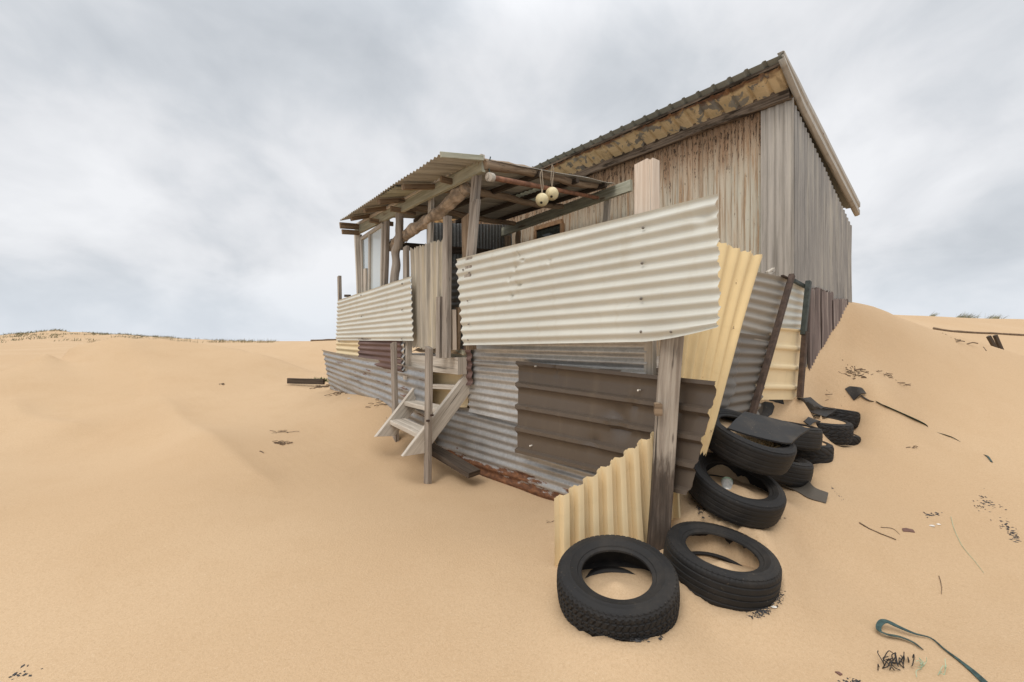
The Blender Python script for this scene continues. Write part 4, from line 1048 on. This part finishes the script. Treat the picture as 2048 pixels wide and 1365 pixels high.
# ------------------------------------------------------------ tyres
def tyre(px, py, Y, Ro, Wt, axis, rim, tread, label, seed=0, squash=1.0, seg=192, fill=None, mat='tyre_rubber'):
    """a worn tyre: centre pixel + depth, outer radius, width, axis of rotation (world)"""
    c = P(px, py, Y)
    h = Wt / 2; r0 = rim
    # half profile: (radius, z) from inner bead up over the sidewall to the tread centre
    pr = [(r0 + 0.004, h * 0.60), (r0 - 0.004, h * 0.66), (r0 - 0.002, h * 0.76), (r0 + 0.008, h * 0.80), (r0 + 0.016, h * 0.82), (r0 + 0.02, h * 0.88), (r0 + 0.027, h * 0.89)]
    sw = Ro - r0
    pr += [(r0 + sw * 0.32, h * 0.965), (r0 + sw * 0.42, h * 1.0), (r0 + sw * 0.44, h * 1.015), (r0 + sw * 0.47, h * 1.0), (r0 + sw * 0.58, h * 0.995), (r0 + sw * 0.62, h * 1.0), (r0 + sw * 0.64, h * 0.985), (r0 + sw * 0.76, h * 0.95), (r0 + sw * 0.83, h * 0.915), (r0 + sw * 0.855, h * 0.92), (r0 + sw * 0.88, h * 0.89)]
    sh = len(pr)
    pr += [(Ro - 0.016, h * 0.86), (Ro - 0.009, h * 0.80)]
    zs = [0.74, 0.66, 0.58, 0.53, 0.51, 0.46, 0.44, 0.36, 0.28, 0.20, 0.17, 0.15, 0.10, 0.08, 0.0]
    crown = [(Ro - 0.006 * (z / 0.8) ** 2, h * z) for z in zs]
    full = pr + crown + [(r, -z) for r, z in crown[-2::-1]] + [(r, -z) for r, z in pr[::-1]]
    inner = [(r0 + 0.012, -h * 0.58), (r0 + sw * 0.5, -h * 0.86), (Ro - 0.035, -h * 0.72), (Ro - 0.028, 0), (Ro - 0.035, h * 0.72), (r0 + sw * 0.5, h * 0.86), (r0 + 0.012, h * 0.58)]
    loop = full + inner
    n = len(loop); m = MB(); vs = []
    zax = Vector(axis).normalized(); xax = Vector((1, 0, 0)); xax = (xax - zax * xax.dot(zax)).normalized(); yax = zax.cross(xax)
    i0, i1 = sh - 2, len(full) - sh + 1
    for s in range(seg):
        a = 2 * math.pi * s / seg
        ca, sa = math.cos(a), math.sin(a)
        for i, (r, z) in enumerate(loop):
            rr_ = r
            if i0 <= i <= i1 and i < len(full):
                zz = z / h; az = abs(zz)
                g = 0
                if tread == 'ribs':
                    if min(abs(az - 0.52), abs(az - 0.16)) < 0.025: g = 0.006
                    if az > 0.66 and (s % 6) == 0: g = 0.0035
                elif tread == 'blocks':
                    sh_ = int(zz * 5 + 20)
                    off = (s + (sh_ % 2) * 4 + int(2.5 * math.sin(zz * 14))) % 8
                    if min(abs(az - 0.52), abs(az - 0.16)) < 0.025: g = 0.0075
                    elif off in (0, 1): g = 0.007
                    if az > 0.74: g *= 0.7
                elif tread == 'chevron':
                    off = (s + int(az * 14)) % 8
                    if min(abs(az - 0.16), 1) < 0.03: g = 0.006
                    elif off in (0, 1): g = 0.006
                else:
                    if min(abs(az - 0.52), abs(az - 0.16)) < 0.025: g = 0.002
                    if az > 0.70 and (s % 5) == 0: g = 0.0025
                rr_ -= g
            wv = 1 + 0.006 * mnoise.noise(Vector((ca * 1.2 + seed, sa * 1.2, z * 3)))
            ex = 1.0 if squash == 1 else squash
            vs.append(xax * (ca * rr_ * wv) + yax * (sa * rr_ * wv * ex) + zax * z)
    fs = [(s*n+i, ((s+1) % seg)*n+i, ((s+1) % seg)*n+(i+1) % n, s*n+(i+1) % n) for s in range(seg) for i in range(n)]
    m.add(vs, fs)
    o = m.build('tyre', mat, None, 40)
    o.location = c
    tag(o, label, 'tyre', 'old tyres dumped at the right end of the fence')
    if fill is not None:
        base, tilt, mound, off = fill
        f = MB(); rings, sg = 14, 48; rmax = Ro - 0.03; fv = [c + zax * (-h * 0.62 + base + mound)]
        for i in range(1, rings + 1):
            q = rmax * i / rings
            for s in range(sg):
                a = 2 * math.pi * s / sg
                x, y = math.cos(a) * q, math.sin(a) * q * (1.0 if squash == 1 else squash)
                z = -h * 0.62 + base + mound * math.exp(-((x - off[0]) ** 2 + (y - off[1]) ** 2) / (0.45 * r0) ** 2) - tilt * y / r0
                z += 0.006 * mnoise.noise(Vector((x * 9, y * 9, seed)))
                z = max(-h * 0.95, min(h * 0.9, z))
                fv.append(c + xax * x + yax * y + zax * z)
        ff = [(0, 1 + s, 1 + (s + 1) % sg) for s in range(sg)]
        ff += [(1 + i*sg + s, 1 + (i+1)*sg + s, 1 + (i+1)*sg + (s+1) % sg, 1 + i*sg + (s+1) % sg) for i in range(rings - 1) for s in range(sg)]
        f.add(fv, ff); tag(f.build('sand_fill', 'sand', None, 60), kind='structure')
    return o, c, xax, yax, zax
T = tyre
t1 = T(1233, 1171, 2.42, 0.317, 0.20, (-0.06, -0.22, 1), 0.185, 'blocks', 'worn block-tread tyre lying nearest the camera in front of the pale yellow sheet', 1, fill=(0.035, 0.045, 0.05, (0, -0.02)), seg=480)
t2 = T(1439, 1126, 2.66, 0.312, 0.205, (0.10, -0.12, 1), 0.20, 'ribs', 'smooth ribbed tyre right beside the frontmost tyre at the leaning post', 2, fill=(0.025, 0.055, 0.05, (0, -0.03)), seg=384)
t3 = T(1467, 976, 3.12, 0.312, 0.185, (0.20, -0.34, 1), 0.205, 'worn', 'tilted worn tyre holding a crushed drink can', 3, fill=(0.05, 0.05, 0.035, (0.02, -0.04)))
t4 = T(1491, 880, 3.25, 0.312, 0.195, (0.26, -0.33, 1), 0.212, 'worn', 'tilted tyre with dry straw inside and a rubber flap across its top', 4, fill=(0.07, 0.0, 0.01, (0, 0)))
t5 = T(1545, 928, 3.85, 0.29, 0.19, (0.20, -0.05, 1), 0.19, 'worn', 'tyre mostly hidden beneath the straw-filled tyre, its right rim showing', 5, fill=(0.10, 0.0, 0.0, (0, 0)), seg=128)
t6 = T(1572, 868, 4.05, 0.27, 0.19, (0.12, 0.02, 1), 0.18, 'worn', 'smooth tyre under the right end of the big rubber flap', 6, fill=(0.14, 0.0, 0.02, (0, 0)), seg=128)
t7 = T(1600, 898, 4.25, 0.26, 0.18, (0.10, -0.03, 1), 0.17, 'chevron', 'small sand-filled tyre low in front of the sandy tyre pile', 7, fill=(0.15, 0.0, 0.0, (0, 0)), seg=128)
t8 = T(1640, 858, 4.65, 0.275, 0.20, (0.05, -0.05, 1), 0.18, 'blocks', 'chunky-tread sand-filled tyre with a small rubber patch on its left rim', 8, fill=(0.17, 0.0, 0.03, (0, 0)), seg=192)
t9 = T(1667, 874, 4.95, 0.235, 0.17, (0.25, -0.08, 1), 0.16, 'chevron', 'tyre at the far right of the pile, half under the chunky-tread tyre', 9, fill=(0.13, 0.0, 0.0, (0, 0)), seg=128)
t10 = T(1668, 834, 5.2, 0.24, 0.19, (0.15, 0.05, 1), 0.16, 'blocks', 'rearmost tyre poking out under the long rubber strip end', 10, fill=(0.16, 0.0, 0.03, (0, 0)), seg=128)

# rubber strips and flaps
def flap(name, rows, mat, label, cat, thick=0.012, group=None, sub=6):
    """a bent rubber strip through rows of world points (each row runs across the strip)"""
    rows = [spline(r, sub) for r in rows]
    cols = [spline([r[i] for r in rows], sub) for i in range(len(rows[0]))]
    n, k = len(cols), len(cols[0])
    vs = [cols[i][j] for i in range(n) for j in range(k)]
    top = vs; nrm = []
    for i in range(n):
        for j in range(k):
            a = cols[min(i+1, n-1)][j] - cols[max(i-1, 0)][j]; b_ = cols[i][min(j+1, k-1)] - cols[i][max(j-1, 0)]
            q = a.cross(b_).normalized(); q = q if q.z > 0 else -q; nrm.append(q)
    bot = [v - q * thick for v, q in zip(vs, nrm)]
    m = MB(); fs = [(i*k+j, i*k+j+1, (i+1)*k+j+1, (i+1)*k+j) for i in range(n-1) for j in range(k-1)]
    N_ = len(vs)
    rim = [j for j in range(k)] + [i*k+k-1 for i in range(1, n)] + [(n-1)*k+j for j in range(k-2, -1, -1)] + [i*k for i in range(n-2, 0, -1)]
    fr_ = [(rim[i], rim[(i+1) % len(rim)], N_ + rim[(i+1) % len(rim)], N_ + rim[i]) for i in range(len(rim))]
    m.add(top + bot, fs + [tuple(N_ + i for i in f[::-1]) for f in fs] + fr_)
    bm = bmesh.new()
    o = m.build(name, mat, None, 40)
    bm.from_mesh(o.data); bmesh.ops.recalc_face_normals(bm, faces=bm.faces); bm.to_mesh(o.data); bm.free()
    return tag(o, label, cat, group)
GR = 'black rubber strips lying over the tyres'
_, c4, x4, y4, z4 = t4
def on_face(px, py, lift=0.0):
    q = c4 + z4 * (0.112 + lift); r = ray(px, py); e = Vector((0, 0, EYE))
    return e + r * ((q - e).dot(z4) / r.dot(z4))
flap('rubber_strip', [[on_face(1455, 856, 0.0), on_face(1470, 840, 0.02), on_face(1489, 823, 0.02)], [on_face(1500, 870, -0.005), on_face(1515, 852, 0.01), on_face(1535, 834, 0.02)], [on_face(1560, 884, 0.005), on_face(1575, 865, 0.03), on_face(1590, 848, 0.04)], [on_face(1583, 886, 0.02), on_face(1600, 870, 0.05), on_face(1619, 858, 0.07)]], 'strip_rubber', 'largest black rubber flap bridging the straw-filled tyre and the one behind', 'rubber strip', group=GR)
flap('rubber_strip', [[P(1608, 842, 4.3), P(1613, 838, 4.35), P(1617, 834, 4.4)], [P(1620, 852, 4.28), P(1630, 844, 4.36), P(1642, 843, 4.45)]], 'strip_rubber', 'small rubber patch on the left rim of the chunky-tread tyre', 'rubber strip', group=GR)
flap('rubber_strip', [[hit(1594, 807, up=0.03), hit(1606, 804, up=0.03), hit(1621, 801, up=0.03)], [P(1618, 822, 4.62), P(1634, 815, 4.70), P(1646, 813, 4.78)], [P(1652, 834, 4.70), P(1664, 826, 4.85), P(1675, 818, 4.98)]], 'strip_rubber', 'long curved rubber strip at the back of the tyre pile', 'rubber strip', group=GR)
def ground_patch(name, outline, mat, label, cat, group=None, thick=0.012, lift=0.012, bulge=0.0):
    pts = [hit(x, y) for x, y in outline]
    c = sum(pts, Vector()) / len(pts); m = MB(); vs = []
    rings = [0.0, 0.4, 0.75, 1.0]
    n = len(pts)
    for f in rings[1:]:
        for p in pts:
            q = c.lerp(p, f); vs.append(Vector((q.x, q.y, gnd(q.x, q.y) + lift + bulge * (1 - f * f))))
    vs.append(Vector((c.x, c.y, gnd(c.x, c.y) + lift + bulge)))
    fs = [(3*n, i, (i+1) % n) for i in range(n)]
    for r in range(2): fs += [(r*n+i, (r+1)*n+i, (r+1)*n+(i+1) % n, r*n+(i+1) % n) for i in range(n)]
    low = [v - UZ * (thick + lift) for v in vs[2*n:3*n]]
    N_ = len(vs); fs += [(2*n+i, N_+i, N_+(i+1) % n, 2*n+(i+1) % n) for i in range(n)]
    m.add(vs + low, fs)
    return tag(m.build(name, mat, None, 40), label, cat, group)
ground_patch('rubber_strip', [(1482, 815), (1492, 812), (1510, 815), (1530, 807), (1545, 810), (1549, 816), (1543, 832), (1533, 833), (1518, 825), (1505, 819), (1488, 821)], 'strip_rubber', 'bow-shaped rubber scrap lying on the sand mound behind the straw-filled tyre', 'rubber strip', GR)
ground_patch('rubber_strip', [(1538, 801), (1550, 797), (1564, 795), (1568, 812), (1552, 806)], 'strip_rubber', 'small triangular rubber scrap at the foot of the side fence picket', 'rubber strip', GR)
flap('rubber_strip', [[hit(1690, 784, up=0.02), hit(1700, 784, up=0.05), hit(1714, 786, up=0.06)], [hit(1700, 798, up=0.03), hit(1711, 796, up=0.09), hit(1724, 794, up=0.09)], [hit(1707, 806, up=0.02), hit(1722, 803, up=0.08), hit(1733, 798, up=0.04)]], 'strip_rubber', 'curled rubber offcut alone on the slope above the tyre pile', 'rubber strip', group=GR)
flap('rubber_carcass', [[hit(1556, 968, up=0.01), hit(1566, 960, up=0.04), hit(1580, 953, up=0.08)], [hit(1590, 984, up=0.01), hit(1598, 974, up=0.05), hit(1606, 966, up=0.09)], [hit(1618, 1000, up=0.01), hit(1622, 992, up=0.03), hit(1626, 986, up=0.05)], [hit(1652, 1010, up=0.01), hit(1655, 1004, up=0.03), hit(1657, 997, up=0.04)]], 'torn_rubber', 'torn grey strip of tyre carcass trailing right across the sand', 'tyre scrap')

# drink can in the third tyre
_, c3, x3, y3, z3 = t3
cc = c3 + x3 * -0.045 + y3 * 0.005 + z3 * 0.0
caxis = (x3 * 0.35 + y3 * 0.85 + z3 * 0.18).normalized()
m = MB(); L_ = 0.135
tube(m, [cc + caxis * (L_ * (k - 0.5)) for k in (0.0, 0.0, 0.03, 0.06, 0.3, 0.55, 0.62, 0.9, 0.96, 1.0, 1.0)], [0.004, 0.027, 0.033, 0.037, 0.038, 0.034, 0.037, 0.038, 0.033, 0.028, 0.003], 20, True, 0.12, 2.0)
can = m.build('drink_can', 'can_aluminium', None, 40); tag(can, 'crushed silver drink can lying in the sand inside a tyre', 'can')
m = MB(); tube(m, [cc + caxis * (L_ * k) for k in (0.27, 0.36)], [0.0388, 0.0388], 20, False, 0.12, 2.0); m.build('can_print', 'string_green', can, 40)

# dry straw in the fourth tyre
_, c4, x4, y4, z4 = t4
def blades(mb, base, n, L, spread, rnd, lean=Vector((0, 0, 0)), w=0.0025, droop=0.4, basespread=0.0):
    for _ in range(n):
        a = rnd.uniform(0, 2 * math.pi); l = L * rnd.uniform(0.5, 1.1)
        b0 = base + Vector((rnd.uniform(-1, 1), rnd.uniform(-1, 1), 0)) * basespread
        d = (Vector((math.cos(a) * spread * rnd.random(), math.sin(a) * spread * rnd.random(), 1)) + lean).normalized()
        sd = d.cross(Vector((rnd.uniform(-1, 1), rnd.uniform(-1, 1), 0.3))).normalized() * w
        p = b0; vs = []
        for k in range(4):
            f = k / 3
            ww = sd * (1 - f * 0.9)
            vs += [p - ww, p + ww]
            d = (d - UZ * droop * 0.33 + lean * 0.1).normalized(); p = p + d * (l / 3)
        mb.add(vs, [(2*k, 2*k+1, 2*k+3, 2*k+2) for k in range(3)])
rnd = random.Random(5); m = MB()
for k in range(22):
    b0 = c4 + x4 * rnd.uniform(-0.12, 0.17) + y4 * rnd.uniform(-0.15, -0.05) + z4 * 0.01
    blades(m, b0, 7, 0.11, 1.2, rnd, Vector((0, -0.3, 0)), 0.0018)
tag(m.build('dry_straw', 'dry_straw', None, 0), 'dry straw tuft caught inside the tilted tyre under the rubber flap', 'straw', kind='stuff')

# ------------------------------------------------------------ debris on the sand
def twig(mb, pts, r=0.004, up=0.004, wob=0.012, rnd=random):
    q = [hit(x, y, up=up) for x, y in pts]
    q = spline(q, 5)
    tube(mb, [p + Vector((rnd.uniform(-1, 1), rnd.uniform(-1, 1), 0)) * r * 0.5 for p in q], [r * (1 - 0.5 * i / len(q)) for i in range(len(q))], 6)
def brush(name, px, py, wpx, hpx, n, label, seed, r=0.003, mat='twig'):
    rnd = random.Random(seed); m = MB(); c = hit(px, py)
    sc = c.y / 910
    for _ in range(n):
        x = rnd.gauss(0, 0.33) * wpx * sc; y = rnd.gauss(0, 0.4) * hpx * sc * 2
        p = Vector((c.x + x, c.y + y, 0)); p.z = gnd(p.x, p.y) + 0.004
        L = rnd.uniform(0.25, 0.7) * wpx * sc * 0.6; a = rnd.gauss(0.2, 0.5)
        d = Vector((math.cos(a) * rnd.choice((-1, 1)), math.sin(a), 0))
        q = [p, p + d * L * 0.5 + UZ * rnd.uniform(0, 0.35) * L * 0.5, p + d * L + UZ * rnd.uniform(-0.05, 0.3) * L * 0.4]
        q[2].z = max(q[2].z, gnd(q[2].x, q[2].y) + 0.002)
        tube(m, spline(q, 3), r * rnd.uniform(0.5, 1.1), 5)
    return tag(m.build(name, mat, None, 40), label, 'driftwood', kind='stuff')
brush('brushwood', 1712, 750, 34, 6, 34, 'larger dry root tangle on the right dune slope above the tyres', 1, 0.006)
brush('brushwood', 1780, 756, 40, 6, 20, 'thin scatter of dry twigs right of the root tangle on the dune', 2, 0.005)
brush('brushwood', 560, 888, 32, 7, 24, 'dark clump of dried seaweed twigs on the left sand', 3, 0.005)
brush('brushwood', 556, 866, 40, 6, 12, 'sparse dried twigs just above the seaweed clump on the left sand', 4, 0.003)
brush('brushwood', 450, 771, 22, 4, 6, 'small crossed sticks far out on the left sand', 5, 0.008)
brush('brushwood', 690, 786, 36, 12, 26, 'dry brush under the low end of the curving grey sheet', 6, 0.006)
brush('brushwood', 645, 775, 30, 10, 26, 'brown root clump at the far tip of the curving grey sheet', 7, 0.008)
brush('brushwood', 760, 806, 36, 10, 18, 'dead weeds along the foot of the grey sheet left of the steps', 8, 0.005)
brush('brushwood', 1100, 1046, 22, 4, 4, 'few thin twigs left of the pale yellow sheet', 9, 0.002)
brush('brushwood', 1660, 806, 36, 8, 4, 'two dark twigs at the base of the far picket', 10, 0.004)
brush('brushwood', 1830, 900, 34, 8, 4, 'pale thin twigs beside the green strap on the dune', 12, 0.004)
brush('brushwood', 1920, 685, 50, 6, 6, 'twigs in the hollow near the two black stakes', 13, 0.008)
m = MB(); twig(m, [(1719, 1048), (1745, 1062), (1792, 1082)], 0.006); tag(m.build('stick', 'twig'), 'long straight dark stick on the sand right of the tyres', 'stick')
m = MB(); twig(m, [(1762, 1056), (1785, 1060), (1800, 1072)], 0.0025); tag(m.build('stick', 'twig'), 'thin curved twig beside the long straight stick', 'stick')
m = MB(); twig(m, [(1878, 1155), (1883, 1172), (1883, 1190)], 0.0025); tag(m.build('stick', 'twig'), 'single thin upright-lying straw on the bare right sand', 'stick')
m = MB(); twig(m, [(1655, 853), (1685, 855), (1706, 857)], 0.008, 0.01); tag(m.build('stick', 'black_wire'), 'dark flat stick poking right from the tyre pile', 'stick')
m = MB(); twig(m, [(520, 904), (528, 907)], 0.008, 0.004); tag(m.build('stick', 'twig'), 'tiny stub of stick alone on the left sand', 'stick')
o = ground_patch('bark_piece', [(1804, 1059), (1812, 1058), (1826, 1062), (1830, 1067), (1815, 1065), (1806, 1064)], 'brick_red', 'reddish bark chip beside the sticks on the right sand', 'bark', lift=0.006, thick=0.006)
o = ground_patch('bark_piece', [(1670, 1346), (1678, 1346), (1685, 1352), (1680, 1354)], 'brick_red', 'reddish chip at the bottom edge below the green strap', 'bark', lift=0.006, thick=0.004)

def ribbon(mb, pts, wpx, up=0.006, tilt=0.0):
    q = spline([hit(x, y, up=up + (h if h else 0)) for x, y, h in pts], 8); n = len(q)
    ws = np.interp(np.linspace(0, 1, n), np.linspace(0, 1, len(wpx)), wpx)
    vs = []
    for i, p in enumerate(q):
        t = (q[min(i+1, n-1)] - q[max(i-1, 0)]).normalized(); s = t.cross(UZ).normalized()
        ww = ws[i] * p.y / 910 / 2
        vs += [p - s * ww, p + s * ww + UZ * ww * tilt]
    k = len(vs)
    mb.add(vs + [v - UZ * 0.003 for v in vs], [(2*i, 2*i+1, 2*i+3, 2*i+2) for i in range(n-1)] + [(k+2*i, k+2*i+2, k+2*i+3, k+2*i+1) for i in range(n-1)] + [(2*i, 2*i+2, k+2*i+2, k+2*i) for i in range(n-1)] + [(2*i+1, k+2*i+1, k+2*i+3, 2*i+3) for i in range(n-1)])
m = MB(); ribbon(m, [(1752, 808, .01), (1775, 820, .01), (1820, 840, .01), (1850, 852, .0), (1864, 861, -0.02), (1890, 872, 0), (1912, 880, 0), (1940, 895, -0.03), (1962, 906, -0.02), (1974, 915, 0.002), (1984, 926, 0)], [5, 7, 7, 5, 3, 4, 3, 3, 3, 4, 3], tilt=0.5)
tag(m.build('strap', 'strap_green', None, 40), 'dark green strap running down the dune from the curled rubber offcut', 'strap')
m = MB(); ribbon(m, [(1722, 797, .01), (1736, 803, .01), (1748, 808, 0)], [4, 5, 3]); tag(m.build('cable_end', 'black_wire', None, 40), 'short black cable end beside the curled rubber offcut', 'cable')
m = MB(); ribbon(m, [(1846, 1304, .004), (1826, 1290, .008), (1800, 1281, .012), (1774, 1277, .015), (1758, 1270, .02), (1760, 1261, .03), (1772, 1258, .035), (1800, 1266, .025), (1830, 1274, .012), (1862, 1282, .006), (1890, 1304, .004), (1920, 1326, .004), (1950, 1350, .004), (1985, 1385, .004)], [2, 6, 9, 10, 9, 9, 10, 10, 7, 3, 2.5, 3.5, 6, 10, 13], tilt=-0.35)
tag(m.build('strap', 'strap_green', None, 40), 'folded dark green strap end lying across the bottom right sand', 'strap')
def tangle(name, px, py, wpx, hpx, n, mat, label, seed, r, cat):
    rnd = random.Random(seed); m = MB()
    for _ in range(n):
        x, y = px + rnd.uniform(-1, 1) * wpx, py + rnd.uniform(-1, 1) * hpx
        q = [hit(x, y, up=0.004)]
        for k in range(3):
            x += rnd.uniform(-0.45, 0.45) * wpx; y += rnd.uniform(-1.0, 1.0) * hpx
            x = max(px - wpx, min(px + wpx, x)); y = max(py - hpx, min(py + hpx, y))
            q.append(hit(x, y, up=0.004 + rnd.uniform(0, 0.03)))
        tube(m, spline(q, 5), r, 5)
    tag(m.build(name, mat, None, 40), label, cat)
tangle('wire_tangle', 1782, 1330, 26, 14, 16, 'black_wire', 'black wiry seaweed tangle near the bottom right corner', 3, 0.0022, 'seaweed')
tangle('wire_tangle', 1822, 1328, 6, 14, 3, 'black_wire', 'few black strands just right of the wiry seaweed tangle', 5, 0.0022, 'seaweed')
tangle('string_tangle', 1862, 1344, 30, 14, 8, 'string_green', 'pale green frayed string tangle near the bottom right corner', 4, 0.0012, 'string')
m = MB(); twig(m, [(1902, 1036), (1908, 1060), (1925, 1095), (1950, 1125), (1968, 1148)], 0.0016); tag(m.build('string', 'string_green'), 'long thin pale green thread on the bare right sand', 'string')

def grit(px, py, wpx, hpx, n, seed, label, ang=0.0, size=0.006):
    rnd = random.Random(seed); m = MB()
    ca, sa = math.cos(ang), math.sin(ang)
    for _ in range(n):
        u, v = rnd.gauss(0, 0.45) * wpx, rnd.gauss(0, 0.45) * hpx
        p = hit(px + u * ca - v * sa, py + u * sa + v * ca)
        s = size * rnd.uniform(0.4, 1.6); a = rnd.uniform(0, 6.28); el = rnd.uniform(1, 2.6)
        e1 = Vector((math.cos(a), math.sin(a), 0)) * s * el; e2 = Vector((-math.sin(a), math.cos(a), 0)) * s; e3 = UZ * s * rnd.uniform(0.4, 0.9)
        k = [p + e1, p + e2 * rnd.uniform(.6, 1.1), p - e1, p - e2 * rnd.uniform(.6, 1.1), p + e3, p - e3]
        m.add(k, [(0, 1, 4), (1, 2, 4), (2, 3, 4), (3, 0, 4), (1, 0, 5), (2, 1, 5), (3, 2, 5), (0, 3, 5)])
    tag(m.build('grit', 'grit', None, 0), label, 'grit', kind='stuff')
grit(1522, 1226, 24, 9, 130, 1, 'black grit patch at the right foot of the ribbed front tyre', -0.3, 0.0032)
grit(1557, 1196, 12, 20, 90, 2, 'black grit patch beside the right rim of the ribbed front tyre', 0.3, 0.0034)
grit(1278, 1282, 18, 5, 36, 3, 'black grit under the block-tread front tyre', 0.1, 0.0034)
grit(1320, 1278, 5, 7, 14, 4, 'small grit spot right of the block-tread tyre', 0, 0.004)
grit(1972, 1008, 26, 18, 60, 5, 'upper grit patch on the right sand', 0.4, 0.006)
grit(2020, 1062, 34, 12, 70, 6, 'lower grit patch at the right edge of the sand', 0.75, 0.006)
grit(1864, 1030, 18, 6, 26, 7, 'grit with white shells on the right sand', -0.2, 0.006)
grit(1545, 1042, 24, 8, 34, 8, 'grit below the can tyre at its right', -0.4, 0.005)
grit(1400, 1020, 14, 26, 40, 9, 'grit along the left of the can tyre', -0.5, 0.005)
grit(45, 1348, 34, 12, 20, 10, 'dark pebbles in the bottom left corner', -0.2, 0.005)
grit(1672, 985, 18, 4, 14, 11, 'few grit grains right of the torn carcass', 0.8, 0.005)
grit(1700, 1362, 20, 6, 14, 12, 'grit at the bottom edge below the green strap', 0, 0.006)
grit(790, 850, 30, 14, 26, 13, 'leaf crumbs on the sand left of the steps', 0.2, 0.006)
m = MB(); rnd = random.Random(3)
for k in range(36):
    p = c3 + x3 * rnd.gauss(-0.035, 0.045) + y3 * rnd.gauss(-0.03, 0.03) + z3 * -0.012
    s = rnd.uniform(0.002, 0.006)
    m.add([p + Vector(v) * s for v in ((1, 0, 0), (0, 1, 0), (-1, 0, 0), (0, -1, 0), (0, 0, 1), (0, 0, -1))], [(0, 1, 4), (1, 2, 4), (2, 3, 4), (3, 0, 4), (1, 0, 5), (2, 1, 5), (3, 2, 5), (0, 3, 5)])
tag(m.build('grit', 'grit', None, 0), 'black grit round the drink can inside the tyre', 'grit', kind='stuff')
for i, (x, y, lab) in enumerate([(1864, 1054, 'larger white shell on the right sand below the grit'), (1877, 1050, 'smaller white shell just right of the larger one'), (1548, 1216, 'white shell in the grit beside the ribbed front tyre'), (698, 798, 'pale shell on the sand bank left of the steps')]):
    p = hit(x, y, up=0.004); s = (0.016, 0.012, 0.012, 0.022)[i]
    m = MB(); vs = [p + UZ * s * 0.35]
    for r_, hz_ in ((0.55, 0.28), (1.0, 0.0)):
        for k in range(12):
            a = k * math.pi / 6; vs.append(p + Vector((math.cos(a) * s * 1.3 * r_, math.sin(a) * s * 0.9 * r_, s * hz_)))
    m.add(vs, [(0, 1 + k, 1 + (k + 1) % 12) for k in range(12)] + [(1 + k, 13 + k, 13 + (k + 1) % 12, 1 + (k + 1) % 12) for k in range(12)])
    tag(m.build('shell', 'shell', None, 60), lab, 'shell', 'white shells on the sand')

# ------------------------------------------------------------ far things
for i, (a, b_, lab) in enumerate([((1977, 673), (2000, 714), 'left of two black stakes leaning together in the right hollow'), ((1990, 671), (2008, 712), 'right of two black stakes leaning together in the right hollow')]):
    Y = 10.0 + 0.25 * i
    o = Board('stake', 'dark_timber', None, P(*a, Y), P(*b_, Y) + (P(*b_, Y) - P(*a, Y)) * 0.4, 0.07, 0.06, Vector((1, 0, 0))); tag(o, lab, 'stake', 'black stakes in the hollow')
m = MB(); q = [hit(x, y, 9, 40, up=0.02) for x, y in ((1866, 659), (1900, 664), (1940, 667), (1990, 669), (2020, 671), (2060, 673))]
tube(m, spline(q, 5), 0.035, 6, True, 0.3); tag(m.build('driftwood_pole', 'twig'), 'long thin dark pole half buried along the foot of the right rear dune', 'driftwood')
m = MB(); q = [hit(x, y, 9, 60, up=0.02) for x, y in ((622, 683), (645, 682), (672, 681))]
tube(m, spline(q, 5), 0.04, 6, True, 0.3); tag(m.build('driftwood_pole', 'twig'), 'dark pole lying on the far sand left of the fence', 'driftwood')

rnd = random.Random(11)
for i, (px, n, wpx, L) in enumerate([(1863, 16, 10, 0.18), (1930, 46, 26, 0.22), (1985, 30, 18, 0.18)]):
    m = MB()
    for _ in range(n):
        x = px + rnd.gauss(0, 0.45) * wpx; Y = rnd.uniform(17.2, 18.2); X = (x - 1024) / 910 * Y
        blades(m, Vector((X, Y, gnd(X, Y) - 0.02)), 4, L * 1.6, 0.8, rnd, Vector((0.9, 0, 0)), 0.006, 0.25)
    tag(m.build('grass_clump', 'dune_grass', None, 0), ('sparse left of three grass clumps on the right dune crest', 'middle and fullest grass clump on the right dune crest', 'rightmost grass clump on the right dune crest')[i], 'grass', 'grass clumps on the right dune')
# grass cover of the far left ridge
m = MB()
for _ in range(1300):
    px = rnd.triangular(-150, 560, 120); Y = rnd.gauss(82, 9)
    X = (px - 1024) / 910 * Y
    if fbm(Vector((X * 0.16, Y * 0.10, 0)), 3) < 0.02 - 0.25 * (Y > 84): continue
    blades(m, Vector((X, Y, gnd(X, Y) - 0.05)), 5, 0.5, 1.0, rnd, Vector((0.3, 0, 0)), 0.04, 0.3, 0.4)
tag(m.build('dune_vegetation', 'dune_grass', None, 0), 'low green scrub over the far left dune ridge', 'dune grass', kind='stuff')
m = MB()
for _ in range(420):
    px = rnd.uniform(180, 545); Y = rnd.gauss(52, 4); X = (px - 1024) / 910 * Y
    if fbm(Vector((X * 0.22, Y * 0.2, 4)), 3) < 0.2: continue
    blades(m, Vector((X, Y, gnd(X, Y) - 0.03)), 5, 0.55, 0.7, rnd, Vector((0.4, 0, 0)), 0.025, 0.3, 0.3)
tag(m.build('dune_vegetation', 'dune_grass_dry', None, 0), 'dry straw grass fringe along the left horizon', 'dune grass', kind='stuff')
# green weed at the tip of the low sheet
m = MB(); c = hit(640, 764)
for _ in range(60):
    p = c + Vector((rnd.gauss(0, 0.10), rnd.gauss(0, 0.05), 0)); p.z = gnd(p.x, p.y)
    blades(m, p, 3, 0.10, 1.0, rnd, w=0.010, droop=0.5)
tag(m.build('weed', 'weed_leaf', None, 0), 'small green weed at the tip of the curving grey sheet', 'weed')
